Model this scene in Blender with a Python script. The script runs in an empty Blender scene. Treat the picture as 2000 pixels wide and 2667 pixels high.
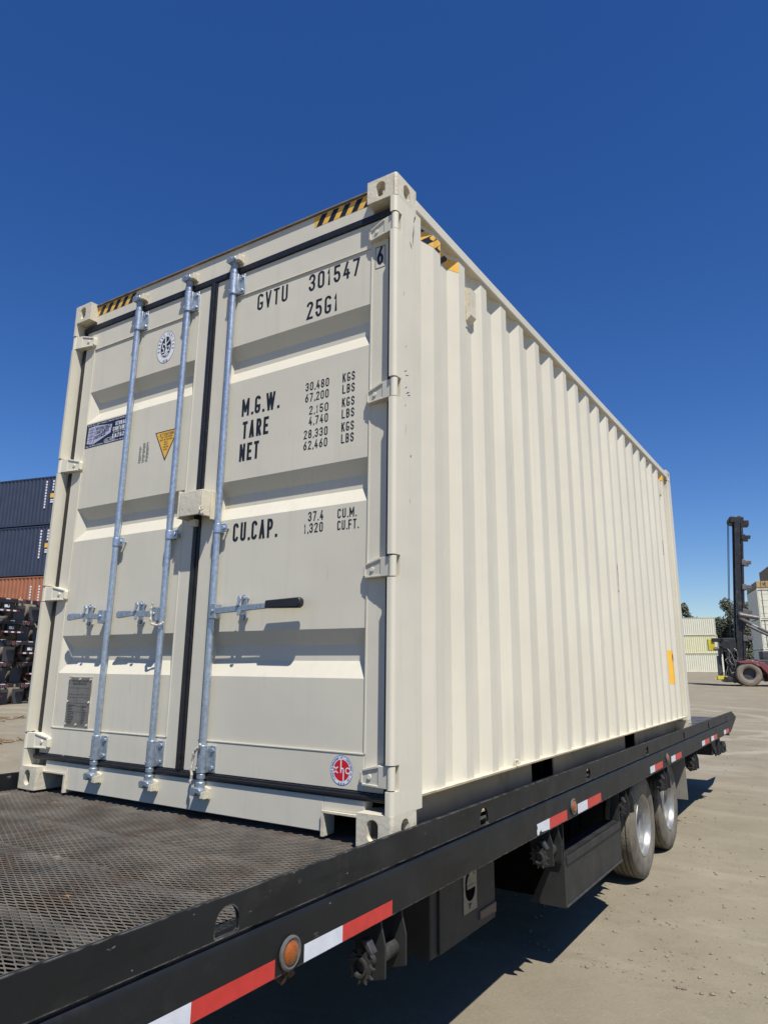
import bpy, bmesh, math, random
from math import sin, cos, pi, radians, sqrt, atan2
from mathutils import Vector, Matrix
random.seed(7)
SC = bpy.context.scene
COL = SC.collection

# ---------------------------------------------------------------- camera, sky, sun, exposure
cam_d = bpy.data.cameras.new('camera')
cam = bpy.data.objects.new('camera', cam_d); COL.objects.link(cam)
cam.matrix_world = Matrix(((0.845377, 0.118553, 0.520848, 1.48623),
                           (0.534168, -0.190329, -0.823675, -2.34834),
                           (0.001483, 0.974536, -0.224227, 1.70413), (0, 0, 0, 1)))
cam_d.sensor_fit = 'HORIZONTAL'; cam_d.sensor_width = 36.0
cam_d.lens = 36.0 * 1816.6 / 2000.0
cam_d.shift_x = -22.7 / 2000.0
cam_d.shift_y = -32.9 / 2000.0
cam_d.clip_start = 0.05; cam_d.clip_end = 4000
SC.camera = cam

SUN = Vector((0.45, -0.345, 1.0)).normalized()
SUN_EL = math.asin(SUN.z); SUN_AZ = atan2(SUN.x, SUN.y)      # clockwise from +Y
w = bpy.data.worlds.new('World'); SC.world = w; w.use_nodes = True
nt = w.node_tree; nt.nodes.clear()
sky = nt.nodes.new('ShaderNodeTexSky'); sky.sky_type = 'NISHITA'; sky.sun_disc = False
sky.sun_elevation = SUN_EL; sky.sun_rotation = SUN_AZ
sky.altitude = 0; sky.air_density = 1.0; sky.dust_density = 0.15; sky.ozone_density = 6.0
bg = nt.nodes.new('ShaderNodeBackground'); bg.inputs['Strength'].default_value = 0.088
wo = nt.nodes.new('ShaderNodeOutputWorld')
hs = nt.nodes.new('ShaderNodeHueSaturation'); hs.inputs['Saturation'].default_value = 1.24; hs.inputs['Hue'].default_value = 0.513
nt.links.new(sky.outputs[0], hs.inputs['Color']); nt.links.new(hs.outputs[0], bg.inputs[0]); nt.links.new(bg.outputs[0], wo.inputs[0])
sl = bpy.data.lights.new('sun', 'SUN'); sl.energy = 4.8; sl.angle = radians(0.53); sl.color = (1.0, 0.965, 0.895)
so = bpy.data.objects.new('sun', sl); COL.objects.link(so)
so.rotation_euler = (-SUN).to_track_quat('-Z', 'Y').to_euler(); so.location = (20, -16, 50)
SC.view_settings.view_transform = 'Standard'; SC.view_settings.look = 'None'
SC.view_settings.gamma = 1.0; SC.view_settings.use_curve_mapping = False
SC.view_settings.exposure = 0.35
SC.cycles.max_bounces = 6

# ---------------------------------------------------------------- materials
def mat(name, col, rough=0.5, metal=0.0, var=0.08, scale=3.0, bump=0.0, bscale=60.0, spots=(), spec=0.5, streak=0.0, coat=0.0):
    m = bpy.data.materials.new(name); m.use_nodes = True
    n = m.node_tree.nodes; L = m.node_tree.links
    p = n['Principled BSDF']
    p.inputs['Roughness'].default_value = rough; p.inputs['Metallic'].default_value = metal
    p.inputs['Specular IOR Level'].default_value = spec
    p.inputs['Coat Weight'].default_value = coat
    tc = n.new('ShaderNodeTexCoord')
    def noise(sc, det=4, stretch=None, rough_=0.55):
        t = n.new('ShaderNodeTexNoise'); t.inputs['Scale'].default_value = sc; t.inputs['Detail'].default_value = det
        t.inputs['Roughness'].default_value = rough_
        if stretch:
            mp = n.new('ShaderNodeMapping'); mp.inputs['Scale'].default_value = stretch
            L.new(tc.outputs['Object'], mp.inputs[0]); L.new(mp.outputs[0], t.inputs[0])
        else: L.new(tc.outputs['Object'], t.inputs[0])
        return t.outputs['Fac']
    def ramp(src, a, b):
        r = n.new('ShaderNodeMapRange'); r.inputs['From Min'].default_value = a; r.inputs['From Max'].default_value = b
        L.new(src, r.inputs['Value']); return r.outputs['Result']
    def mix(fac, a, b):
        x = n.new('ShaderNodeMix'); x.data_type = 'RGBA'
        if hasattr(fac, 'links'): L.new(fac, x.inputs[0])
        else: x.inputs[0].default_value = fac
        for v, s in ((a, x.inputs[6]), (b, x.inputs[7])):
            if hasattr(v, 'links'): L.new(v, s)
            else: s.default_value = (*v, 1)
        return x.outputs[2]
    lo = tuple(c * (1 - var) for c in col); hi = tuple(min(1, c * (1 + var)) for c in col)
    c = mix(ramp(noise(scale), .3, .7), lo, hi)
    if streak:
        c = mix(ramp(noise(9.0, 5, (3.0, 3.0, .12)), .52, .75), c, tuple(x * (1 - streak) for x in col))
    rr = None
    if name == 'cream_paint':
        wv = n.new('ShaderNodeBump'); wv.inputs['Strength'].default_value = .35; wv.inputs['Distance'].default_value = .012
        L.new(noise(2.6, 2), wv.inputs['Height'])
    for sp in spots:
        scol, ssc, thr = sp[:3]; wd = sp[3] if len(sp) > 3 else .03
        st = sp[4] if len(sp) > 4 else None
        f = ramp(noise(ssc, 3 if len(sp) < 6 else sp[5], st, .6), thr, thr + wd)
        c = mix(f, c, scol)
    L.new(c, p.inputs['Base Color'])
    if bump:
        b = n.new('ShaderNodeBump'); b.inputs['Strength'].default_value = bump; b.inputs['Distance'].default_value = .01
        L.new(noise(bscale, 5), b.inputs['Height']); L.new(b.outputs[0], p.inputs['Normal'])
        if name == 'cream_paint': L.new(wv.outputs[0], b.inputs['Normal'])
    if var:
        L.new(ramp(noise(scale * 2.3), 0.0, 1.0), (q := n.new('ShaderNodeMapRange')).inputs['Value'])
        q.inputs['To Min'].default_value = max(.03, rough - .09); q.inputs['To Max'].default_value = min(1, rough + .09)
        L.new(q.outputs['Result'], p.inputs['Roughness'])
    return m

CREAM = mat('cream_paint', (.60, .56, .452), .48, 0, .05, 1.3, .06, 9, [((.50, .47, .39), 14, .66, .12, (2, 2, .3), 4), ((.17, .13, .09), 33, .785, .02), ((.28, .25, .2), 70, .77, .03)], streak=.05, spec=.3)
CREAMW = mat('worn_cream_paint', (.595, .545, .42), .5, 0, .10, 9, .25, 40, [((.50, .36, .2), 20, .66, .1), ((.16, .09, .05), 45, .70, .04)])
def edge_wear(m, col, radius=.006, lo=.02, hi=.12, nsc=18):
    n = m.node_tree.nodes; L = m.node_tree.links; p = n['Principled BSDF']
    bv = n.new('ShaderNodeBevel'); bv.samples = 4; bv.inputs['Radius'].default_value = radius
    g = n.new('ShaderNodeNewGeometry'); d = n.new('ShaderNodeVectorMath'); d.operation = 'DOT_PRODUCT'
    L.new(bv.outputs[0], d.inputs[0]); L.new(g.outputs['Normal'], d.inputs[1])
    a = n.new('ShaderNodeMapRange'); a.inputs[1].default_value = 1 - lo; a.inputs[2].default_value = 1 - hi; L.new(d.outputs['Value'], a.inputs[0])
    tc = n.new('ShaderNodeTexCoord'); t = n.new('ShaderNodeTexNoise'); t.inputs['Scale'].default_value = nsc; t.inputs['Detail'].default_value = 5; L.new(tc.outputs['Object'], t.inputs[0])
    b = n.new('ShaderNodeMapRange'); b.inputs[1].default_value = .42; b.inputs[2].default_value = .62; L.new(t.outputs['Fac'], b.inputs[0])
    k = n.new('ShaderNodeMath'); k.operation = 'MULTIPLY'; L.new(a.outputs[0], k.inputs[0]); L.new(b.outputs[0], k.inputs[1])
    x = n.new('ShaderNodeMix'); x.data_type = 'RGBA'; x.inputs[7].default_value = (*col, 1)
    src = p.inputs['Base Color'].links[0].from_socket; L.new(k.outputs[0], x.inputs[0]); L.new(src, x.inputs[6]); L.new(x.outputs[2], p.inputs['Base Color'])
edge_wear(CREAMW, (.22, .11, .045), .006, .03, .2, 14)
GALV = mat('galvanised_steel', (.44, .50, .57), .36, .75, .22, 55, .05, 90, [((.62, .66, .7), 120, .62, .1)])
GALVD = mat('galvanised_clamp', (.36, .41, .46), .42, .7, .25, 60, .08, 90, [((.6, .62, .66), 140, .62, .1)])
RUBBER = mat('black_rubber', (.012, .012, .014), .45, 0, .3, 20, .1, 60, [((.06, .055, .05), 40, .66, .1)])
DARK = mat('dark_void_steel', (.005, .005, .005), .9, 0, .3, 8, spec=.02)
INK = mat('black_ink', (.008, .009, .013), .5, 0, 0.0)
INKG = mat('grey_ink', (.13, .125, .115), .6, 0, 0.0)
WHITE = mat('white_print', (.72, .72, .74), .5, 0, .03, 30)
LAVENDER = mat('pale_lilac_print', (.45, .45, .58), .5, 0, .03, 30)
NAVYP = mat('navy_print', (.012, .015, .035), .4, 0, .1, 30)
YELLOW = mat('yellow_sticker', (.80, .44, .045), .45, 0, .05, 20)
HAZY = mat('hazard_yellow', (.76, .43, .06), .45, 0, .08, 20)
REDP = mat('red_print', (.55, .012, .018), .45, 0, .05, 30)
BLUEP = mat('blue_print', (.03, .09, .3), .45, 0, .05, 30)
BLACKP = mat('black_truck_paint', (.0085, .0095, .0105), .5, 0, .35, 4, .12, 22, [((.034, .032, .029), 5, .56, .3, None, 6), ((.16, .155, .15), 45, .715, .03, (1, .35, 1), 3), ((.17, .165, .155), 8, .70, .03, (1, .6, 1.4), 6), ((.10, .06, .035), 30, .72, .04), ((.004, .004, .004), 3, .60, .1, (1, .5, 3), 5)], spec=.35)
edge_wear(BLACKP, (.17, .165, .155), .006, .005, .08, 22)
BLACKD = mat('dusty_black_steel', (.018, .018, .0175), .6, 0, .35, 7, .15, 30, [((.055, .05, .043), 9, .6, .2, None, 6), ((.2, .19, .17), 60, .75, .03)])
DECKM = mat('rusty_deck_steel', (.115, .100, .080), .7, 0, .4, 5, .1, 60, [((.080, .052, .035), 2.2, .50, .16, None, 6), ((.068, .073, .076), 3.1, .60, .14, None, 6), ((.24, .16, .085), 6, .66, .05, None, 5), ((.30, .28, .25), 3.3, .66, .08, (1, 2.5, 1), 5)], spec=.25)
BEAMM = mat('cross_member_paint', (.050, .052, .050), .55, .1, .3, 8, .1, 40, [((.09, .05, .03), 6, .58, .1)])
PLATEM = mat('grey_deck_plate', (.13, .125, .12), .5, .3, .3, 6, .15, 40, [((.10, .06, .04), 5, .6, .1)])
TYREM = mat('dusty_tyre_rubber', (.125, .110, .084), .85, 0, .3, 9, .2, 80, [((.19, .165, .125), 5, .48, .25, None, 5), ((.05, .046, .04), 3.1, .62, .08, None, 5)])
TREADM = mat('worn_tread_rubber', (.155, .136, .102), .85, 0, .25, 12, .3, 70, [((.055, .05, .042), 30, .6, .1)])
RIMM = mat('aluminium_rim', (.34, .34, .33), .40, .65, .14, 14, .03, 60, [((.3, .28, .24), 11, .62, .2)])
FLAPM = mat('dusty_mudflap', (.22, .20, .165), .8, 0, .15, 6, .1, 40, [((.06, .055, .05), 5, .6, .15)])
TAPEW = mat('white_reflective_tape', (.60, .62, .66), .35, 0, .06, 25, .12, 220, [((.2, .2, .2), 35, .7, .05)])
TAPER = mat('red_reflective_tape', (.50, .035, .03), .35, 0, .08, 25, .12, 220, [((.25, .03, .03), 30, .7, .06)])
AMBER = mat('amber_lens', (.28, .070, .007), .25, 0, .3, 45, .3, 150, coat=.4)
BEZEL = mat('grey_rubber_bezel', (.10, .095, .085), .6, 0, .2, 40)
STEELG = mat('grey_worn_steel', (.060, .058, .054), .5, .4, .3, 30, .2, 60, [((.12, .07, .04), 25, .62, .1)])
STAIN = mat('stainless_latch', (.22, .21, .18), .45, .6, .15, 40)
PLAQUE = mat('data_plate_steel', (.20, .19, .175), .4, .4, .15, 40)
EAVE = mat('rusty_eave', (.19, .145, .105), .7, 0, .3, 20)
ROPEM = mat('frayed_rope', (.52, .48, .40), .9, 0, .2, 150, .4, 300)
TAN = mat('tan_crate_paint', (.40, .27, .12), .6, 0, .2, 3)
RAILSHADE = mat('shade_toned_cream_rail', (.42, .345, .225), .65, 0, .12, 3, .1, 30, [((.30, .24, .155), 5, .58, .15, None, 5)], spec=.2)  # cream darkened in its colour to carry the shade below the side wall
NAVY = mat('navy_container_paint', (.034, .043, .075), .5, 0, .12, 1.5, streak=.15)
ORANGE = mat('rust_orange_container_paint', (.33, .125, .062), .55, 0, .1, 1.5, streak=.15)
FARCREAM = mat('far_cream_paint', (.72, .70, .55), .5, 0, .05, 1.2, streak=.06)
FARYEL = mat('far_pale_yellow_paint', (.74, .71, .45), .5, 0, .05, 1.2, streak=.06)
OLIVE = mat('olive_tan_container_paint', (.23, .17, .09), .6, 0, .1, 1.5)
BROWNS = mat('brown_crate_side', (.20, .145, .08), .65, 0, .15, 1.5)
MASTM = mat('mast_steel', (.026, .026, .028), .5, .2, .4, 3, .1, 20, [((.10, .085, .07), 3, .62, .15)])
MASTG = mat('greasy_grey_steel', (.14, .13, .125), .55, .3, .3, 5)
REDBODY = mat('faded_red_paint', (.20, .05, .055), .55, 0, .25, 1.2, spots=[((.38, .25, .24), 1.6, .56, .12)])
GREYDARK = mat('dark_grey_paint', (.05, .05, .055), .6, 0, .2, 2)
YELM = mat('yellow_spreader_paint', (.58, .48, .03), .5, 0, .2, 3)
TANTYRE = mat('dusty_tan_tyre', (.20, .165, .125), .85, 0, .2, 3, .2, 20)
CHROMEC = mat('chrome_cylinder', (.5, .5, .5), .3, .8, .2, 6)
GLASSD = mat('dark_glass', (.02, .025, .03), .1, 0, .1, 3)
LAMPR = mat('red_lamp_lens', (.17, .018, .018), .25, 0, .2, 20)
BARK = mat('tree_bark', (.10, .075, .05), .9, 0, .3, 6, .5, 20)
LEAF1 = mat('dark_foliage', (.072, .080, .048), .7, 0, .45, 1.1, spots=[((.105, .105, .058), .9, .55, .12, None, 4)])
LEAF2 = mat('olive_foliage', (.062, .068, .030), .7, 0, .45, 1.1, spots=[((.12, .115, .065), .9, .55, .12, None, 4)])
TWIG = mat('dry_twigs', (.20, .14, .08), .9, 0, .3, 40)
STONE = mat('pale_gravel', (.20, .172, .132), .85, 0, .35, 3)

def ground_mat():
    m = bpy.data.materials.new('dusty_yard_ground'); m.use_nodes = True
    n = m.node_tree.nodes; L = m.node_tree.links; p = n['Principled BSDF']
    p.inputs['Roughness'].default_value = .92; p.inputs['Specular IOR Level'].default_value = .15
    tc = n.new('ShaderNodeTexCoord')
    def noise(sc, det=5, r=.6, st=None):
        t = n.new('ShaderNodeTexNoise'); t.inputs['Scale'].default_value = sc; t.inputs['Detail'].default_value = det; t.inputs['Roughness'].default_value = r
        if st:
            mp = n.new('ShaderNodeMapping'); mp.inputs['Scale'].default_value = st; mp.inputs['Rotation'].default_value = (0, 0, .25)
            L.new(tc.outputs['Object'], mp.inputs[0]); L.new(mp.outputs[0], t.inputs[0])
        else: L.new(tc.outputs['Object'], t.inputs[0])
        return t.outputs['Fac']
    def mr(s, a, b, c=0, d=1):
        r = n.new('ShaderNodeMapRange'); r.inputs[1].default_value = a; r.inputs[2].default_value = b; r.inputs[3].default_value = c; r.inputs[4].default_value = d
        L.new(s, r.inputs[0]); return r.outputs[0]
    def mix(f, a, b):
        x = n.new('ShaderNodeMix'); x.data_type = 'RGBA'; L.new(f, x.inputs[0])
        for v, s in ((a, x.inputs[6]), (b, x.inputs[7])):
            if hasattr(v, 'links'): L.new(v, s)
            else: s.default_value = (*v, 1)
        return x.outputs[2]
    c = mix(mr(noise(.35, 6), .32, .68), (.212, .182, .128), (.266, .233, .170))
    c = mix(mr(noise(2.2, 6, .7), .45, .75), c, (.196, .168, .120))
    c = mix(mr(noise(1.1, 6, .7, (.55, 1.2, 1)), .52, .72), c, (.305, .272, .205))
    c = mix(mr(noise(55, 5, .8), .56, .70), c, (.315, .28, .215))
    c = mix(mr(noise(70, 5, .8), .57, .70), c, (.165, .138, .098))
    c = mix(mr(noise(65, 3, .7), .66, .72), c, (.115, .09, .066))
    c = mix(mr(noise(14, 3, .6), .72, .75), c, (.10, .078, .055))
    # curved wheel tracks swept by turning trucks
    sp = n.new('ShaderNodeSeparateXYZ'); L.new(tc.outputs['Object'], sp.inputs[0])
    def mth(op, a, b=None):
        x = n.new('ShaderNodeMath'); x.operation = op
        for v, s in ((a, x.inputs[0]), (b, x.inputs[1])):
            if v is None: continue
            if hasattr(v, 'links'): L.new(v, s)
            else: s.default_value = v
        return x.outputs[0]
    bumpsum = None
    for cx, cy, rad in ((-8.0, 19.0, 8.2), (-8.0, 19.0, 10.1), (22.0, 4.0, 16.5), (22.0, 4.0, 18.4), (-2, -30, 46), (-2, -30, 47.9)):
        d = mth('SQRT', mth('ADD', mth('POWER', mth('SUBTRACT', sp.outputs[0], cx), 2), mth('POWER', mth('SUBTRACT', sp.outputs[1], cy), 2)))
        d = mth('ADD', d, mth('MULTIPLY', noise(.5, 3), .5))
        k = mth('ABSOLUTE', mth('SUBTRACT', d, rad))
        f = mr(k, .12, .30, 1, 0)
        f2 = mth('MULTIPLY', f, mr(noise(1.6, 4), .35, .62))
        c = mix(mth('MULTIPLY', f2, .85), c, (.335, .300, .228))
        e = mr(mth('ABSOLUTE', mth('SUBTRACT', k, .27)), 0, .07, 1, 0)
        bumpsum = e if bumpsum is None else mth('ADD', bumpsum, e)
    L.new(c, p.inputs['Base Color'])
    h = mth('ADD', mth('MULTIPLY', noise(45, 6, .8), 1.1), mth('MULTIPLY', noise(5, 6, .7), 1.2))
    h = mth('ADD', h, mth('MULTIPLY', bumpsum, .55))
    b = n.new('ShaderNodeBump'); b.inputs['Strength'].default_value = .55; b.inputs['Distance'].default_value = .016
    L.new(h, b.inputs['Height']); L.new(b.outputs[0], p.inputs['Normal'])
    return m
GROUND = ground_mat()

# ---------------------------------------------------------------- helpers
class MB:
    def __init__(s): s.v = []; s.f = []; s.mi = []; s.m = 0
    def add(s, vs, fs):
        b = len(s.v); s.v += [tuple(x) for x in vs]; s.f += [tuple(i + b for i in f) for f in fs]; s.mi += [s.m] * len(fs)
    def quad(s, *p): s.add(p, [tuple(range(len(p)))])
    def box(s, x0, x1, y0, y1, z0, z1):
        s.add([(x0, y0, z0), (x1, y0, z0), (x1, y1, z0), (x0, y1, z0), (x0, y0, z1), (x1, y0, z1), (x1, y1, z1), (x0, y1, z1)],
              [(0, 3, 2, 1), (4, 5, 6, 7), (0, 1, 5, 4), (1, 2, 6, 5), (2, 3, 7, 6), (3, 0, 4, 7)])
    def prism(s, poly, fn, d0, d1):
        n = len(poly); vs = [fn(a, b, d0) for a, b in poly] + [fn(a, b, d1) for a, b in poly]
        s.add(vs, [tuple(range(n))[::-1], tuple(range(n, 2 * n))] + [(i, (i + 1) % n, n + (i + 1) % n, n + i) for i in range(n)])
    def cyl(s, p0, p1, r, n=14, r1=None, cap=True):
        p0 = Vector(p0); p1 = Vector(p1); r1 = r if r1 is None else r1
        d = (p1 - p0).normalized(); a = d.orthogonal().normalized(); b = d.cross(a)
        vs = [p0 + (a * cos(2 * pi * i / n) + b * sin(2 * pi * i / n)) * r for i in range(n)] + [p1 + (a * cos(2 * pi * i / n) + b * sin(2 * pi * i / n)) * r1 for i in range(n)]
        fs = [(i, (i + 1) % n, n + (i + 1) % n, n + i) for i in range(n)]
        if cap: fs += [tuple(range(n))[::-1], tuple(range(n, 2 * n))]
        s.add(vs, fs)
    def tube(s, pts, r, n=8):
        for a, b in zip(pts, pts[1:]): s.cyl(a, b, r, n)
    def lathe(s, prof, c, ax, n=48, a0=0):
        c = Vector(c); ax = Vector(ax).normalized(); u = ax.orthogonal().normalized(); w_ = ax.cross(u); m = len(prof)
        vs = [c + ax * h + (u * cos(2 * pi * i / n) + w_ * sin(2 * pi * i / n)) * r for i in range(n) for r, h in prof]
        s.add(vs, [(i * m + j, ((i + 1) % n) * m + j, ((i + 1) % n) * m + j + 1, i * m + j + 1) for i in range(n) for j in range(m - 1)])
    def ring(s, o, u, v, wn, ur, vr, c, poly, th, sides=True):
        """slab with one star-shaped hole; o + u*a + v*b, outward wn, thickness th"""
        o = Vector(o); u = Vector(u); v = Vector(v); wn = Vector(wn)
        angs = [2 * pi * i / 36 for i in range(36)]
        for cu in ur:
            for cv in vr: angs.append(atan2(cv - c[1], cu - c[0]) % (2 * pi))
        angs = sorted(angs); N = len(angs)
        def hole(t):
            dx, dy = cos(t), sin(t); best = None
            for (x0, y0), (x1, y1) in zip(poly, poly[1:] + poly[:1]):
                ex, ey = x1 - x0, y1 - y0; den = dx * ey - dy * ex
                if abs(den) < 1e-12: continue
                k = (x0 * ey - y0 * ex) / den; q = (x0 * dy - y0 * dx) / den
                if k > 0 and -1e-6 <= q <= 1 + 1e-6: best = k if best is None else min(best, k)
            return best or .01
        def rect(t):
            dx, dy = cos(t), sin(t); k = 1e9
            if dx > 1e-9: k = min(k, (ur[1] - c[0]) / dx)
            if dx < -1e-9: k = min(k, (ur[0] - c[0]) / dx)
            if dy > 1e-9: k = min(k, (vr[1] - c[1]) / dy)
            if dy < -1e-9: k = min(k, (vr[0] - c[1]) / dy)
            return k
        P = lambda t, r, d: o + u * (c[0] + cos(t) * r) + v * (c[1] + sin(t) * r) - wn * d
        vs = []
        for t in angs:
            h = hole(t); q = rect(t)
            vs += [P(t, q, 0), P(t, h, 0), P(t, h, th), P(t, q, th)]
        fs = []
        for i in range(N):
            j = (i + 1) % N
            fs += [(4 * i, 4 * j, 4 * j + 1, 4 * i + 1), (4 * i + 1, 4 * j + 1, 4 * j + 2, 4 * i + 2), (4 * i + 2, 4 * j + 2, 4 * j + 3, 4 * i + 3)]
            if sides: fs.append((4 * i + 3, 4 * j + 3, 4 * j, 4 * i))
        s.add(vs, fs)
    def mesh(s, name, mats, smooth=False):
        me = bpy.data.meshes.new(name); me.from_pydata(s.v, [], s.f); me.update()
        bm = bmesh.new(); bm.from_mesh(me); bmesh.ops.recalc_face_normals(bm, faces=bm.faces); bm.to_mesh(me); bm.free()
        for m in (mats if isinstance(mats, (list, tuple)) else [mats]): me.materials.append(m)
        if s.m or any(s.mi): me.polygons.foreach_set('material_index', s.mi)
        if smooth:
            me.polygons.foreach_set('use_smooth', [True] * len(me.polygons))
            try: me.set_sharp_from_angle(angle=radians(35))
            except Exception: pass
        return me
    def obj(s, name, mats, parent=None, smooth=False, bevel=0, **props):
        o = bpy.data.objects.new(name, s.mesh(name, mats, smooth)); COL.objects.link(o)
        if parent: o.parent = parent
        if bevel:
            b = o.modifiers.new('bevel', 'BEVEL'); b.width = bevel; b.segments = 2; b.limit_method = 'ANGLE'; b.angle_limit = radians(40)
        for k, v in props.items(): o[k] = v
        return o

def link(name, me, parent=None, loc=(0, 0, 0), rz=0, **props):
    o = bpy.data.objects.new(name, me); COL.objects.link(o)
    if parent: o.parent = parent
    o.location = loc; o.rotation_euler.z = rz
    for k, v in props.items(): o[k] = v
    return o
def thing(name, label, cat, loc=(0, 0, 0), rot=(0, 0, 0), group=None):
    o = bpy.data.objects.new(name, None); COL.objects.link(o); o.location = loc; o.rotation_euler = rot
    o['label'] = label; o['category'] = cat
    if group: o['group'] = group
    return o
def copy_tree(o, parent=None):
    c = o.copy(); COL.objects.link(c); c.parent = parent
    for ch in list(o.children): copy_tree(ch, c)
    return c
def stad(rw, rh, n=20):
    if rh >= rw: return [(rw * cos(a), rw * sin(a) + (rh - rw) * (1 if sin(a) >= 0 else -1)) for a in [2 * pi * (i + .5) / n for i in range(n)]]
    return [(rh * cos(a) + (rw - rh) * (1 if cos(a) >= 0 else -1), rh * sin(a)) for a in [2 * pi * (i + .5) / n for i in range(n)]]
XY = lambda a, b, d: (a, b, d)      # extrude along z
XZ = lambda a, b, d: (a, d, b)      # polygon in x,z extruded along y
YZ = lambda a, b, d: (d, a, b)      # polygon in y,z extruded along x

# ---------------------------------------------------------------- stencil style stroke lettering
def arc(cx, cy, rx, ry, a0, a1, n=9):
    return [(cx + rx * cos(radians(a0 + (a1 - a0) * i / n)), cy + ry * sin(radians(a0 + (a1 - a0) * i / n))) for i in range(n + 1)]
def glyph(ch, W, H):
    r = min(W / 2, H / 2); m = H / 2
    o = arc(W / 2, H - r, W / 2, r, 0, 180) + arc(W / 2, r, W / 2, r, 180, 360)
    q = H / 4
    G = {
        '0': [o + [o[0]]], 'O': [o + [o[0]]], 'Q': [o + [o[0]], [(W * .55, H * .25), (W, 0)]],
        '1': [[(W * .2, H * .80), (W * .55, H), (W * .55, 0)]],
        '2': [arc(W / 2, H - r, W / 2, r, 170, 0) + [(W, H - r * 1.25), (0, 0), (W, 0)]],
        '3': [arc(W / 2, H - q, W / 2, q, 165, -90) + arc(W / 2, q, W / 2, q, 90, -165)[1:]],
        '4': [[(W * .62, H), (0, H * .26), (W, H * .26)], [(W * .74, H * .5), (W * .74, 0)]],
        '5': [[(W * .92, H), (W * .08, H), (W * .04, H * .55)] + arc(W / 2, H * .3, W / 2, H * .3, 125, -165)],
        '6': [[(W * .80, H), (W * .18, H * .55)] + arc(W / 2, H * .29, W / 2, H * .29, 160, 510)],
        '7': [[(0, H), (W, H), (W * .32, 0)]],
        '8': [arc(W / 2, H - q, W * .46, q, -90, 270, 18), arc(W / 2, q, W / 2, q, -90, 270, 18)],
        '9': [[(W * .20, 0), (W * .82, H * .45)] + arc(W / 2, H * .71, W / 2, H * .29, -20, 330)],
        'A': [[(0, 0), (W / 2, H)], [(W, 0), (W / 2, H)], [(W * .16, H * .28), (W * .84, H * .28)]],
        'B': [[(0, 0), (0, H), (W * .45, H)] + arc(W * .5, H - q, W * .45, q, 90, -90) + arc(W * .5, q, W * .5, q, 90, -90) + [(0, 0)], [(0, m), (W * .5, m)]],
        'C': [arc(W / 2, H - r, W / 2, r, 10, 180) + arc(W / 2, r, W / 2, r, 180, 350)],
        'D': [[(0, 0), (0, H), (W * .3, H)] + arc(W * .4, H - r, W * .6, r, 90, 0) + arc(W * .4, r, W * .6, r, 0, -90) + [(0, 0)]],
        'E': [[(W, H), (0, H), (0, 0), (W, 0)], [(0, m), (W * .8, m)]],
        'F': [[(W, H), (0, H), (0, 0)], [(0, m), (W * .8, m)]],
        'G': [arc(W / 2, H - r, W / 2, r, 22, 180) + arc(W / 2, r, W / 2, r, 180, 360) + [(W, H * .40), (W * .62, H * .40)]],
        'H': [[(0, 0), (0, H)], [(W, 0), (W, H)], [(0, m), (W, m)]],
        'I': [[(W / 2, 0), (W / 2, H)]], 'J': [[(W, H), (W, r)] + arc(W / 2, r, W / 2, r, 0, -180)],
        'K': [[(0, 0), (0, H)], [(W, H), (0, H * .40)], [(W * .35, H * .60), (W, 0)]],
        'L': [[(0, H), (0, 0), (W, 0)]], 'M': [[(0, 0), (0, H)], [(W, 0), (W, H)], [(W * .06, H * .94), (W / 2, H * .28)], [(W * .94, H * .94), (W / 2, H * .28)]],
        'N': [[(0, 0), (0, H)], [(W, 0), (W, H)], [(W * .08, H * .94), (W * .92, H * .06)]],
        'P': [[(0, 0), (0, H), (W * .5, H)] + arc(W * .5, H * .74, W * .5, H * .26, 90, -90) + [(0, H * .48)]],
        'R': [[(0, 0), (0, H), (W * .5, H)] + arc(W * .5, H * .74, W * .5, H * .26, 90, -90) + [(0, H * .48)], [(W * .45, H * .48), (W, 0)]],
        'S': [arc(W / 2, H - q, W / 2, q, 15, 270) + arc(W / 2, q, W / 2, q, 90, -165)[1:]],
        'T': [[(0, H), (W, H)], [(W / 2, H), (W / 2, 0)]], 'U': [[(0, H), (0, r)] + arc(W / 2, r, W / 2, r, 180, 360) + [(W, H)]],
        'V': [[(0, H), (W / 2, 0)], [(W, H), (W / 2, 0)]], 'W': [[(0, H), (W * .25, 0)], [(W / 2, H), (W * .25, 0)], [(W / 2, H), (W * .75, 0)], [(W, H), (W * .75, 0)]],
        'X': [[(0, 0), (W, H)], [(0, H), (W, 0)]], 'Y': [[(0, H), (W / 2, m), (W, H)], [(W / 2, m), (W / 2, 0)]],
        'Z': [[(0, H), (W, H), (0, 0), (W, 0)]], '-': [[(W * .1, m), (W * .9, m)]], '/': [[(0, 0), (W, H)]],
        '.': [[(0, 0), (.012 * H, 0)]], ',': [[(.03 * H, .02 * H), (0, -.08 * H)]], "'": [[(0, H), (0, H * .75)]], '!': [[(0, H), (0, H * .3)], [(0, .08 * H), (0, 0)]],
        '&': [[(W, 0), (W * .2, H * .8), (W * .5, H), (W * .7, H * .8), (0, H * .25), (W * .4, 0), (W, H * .4)]],
    }
    return G.get(ch, [])
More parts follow.
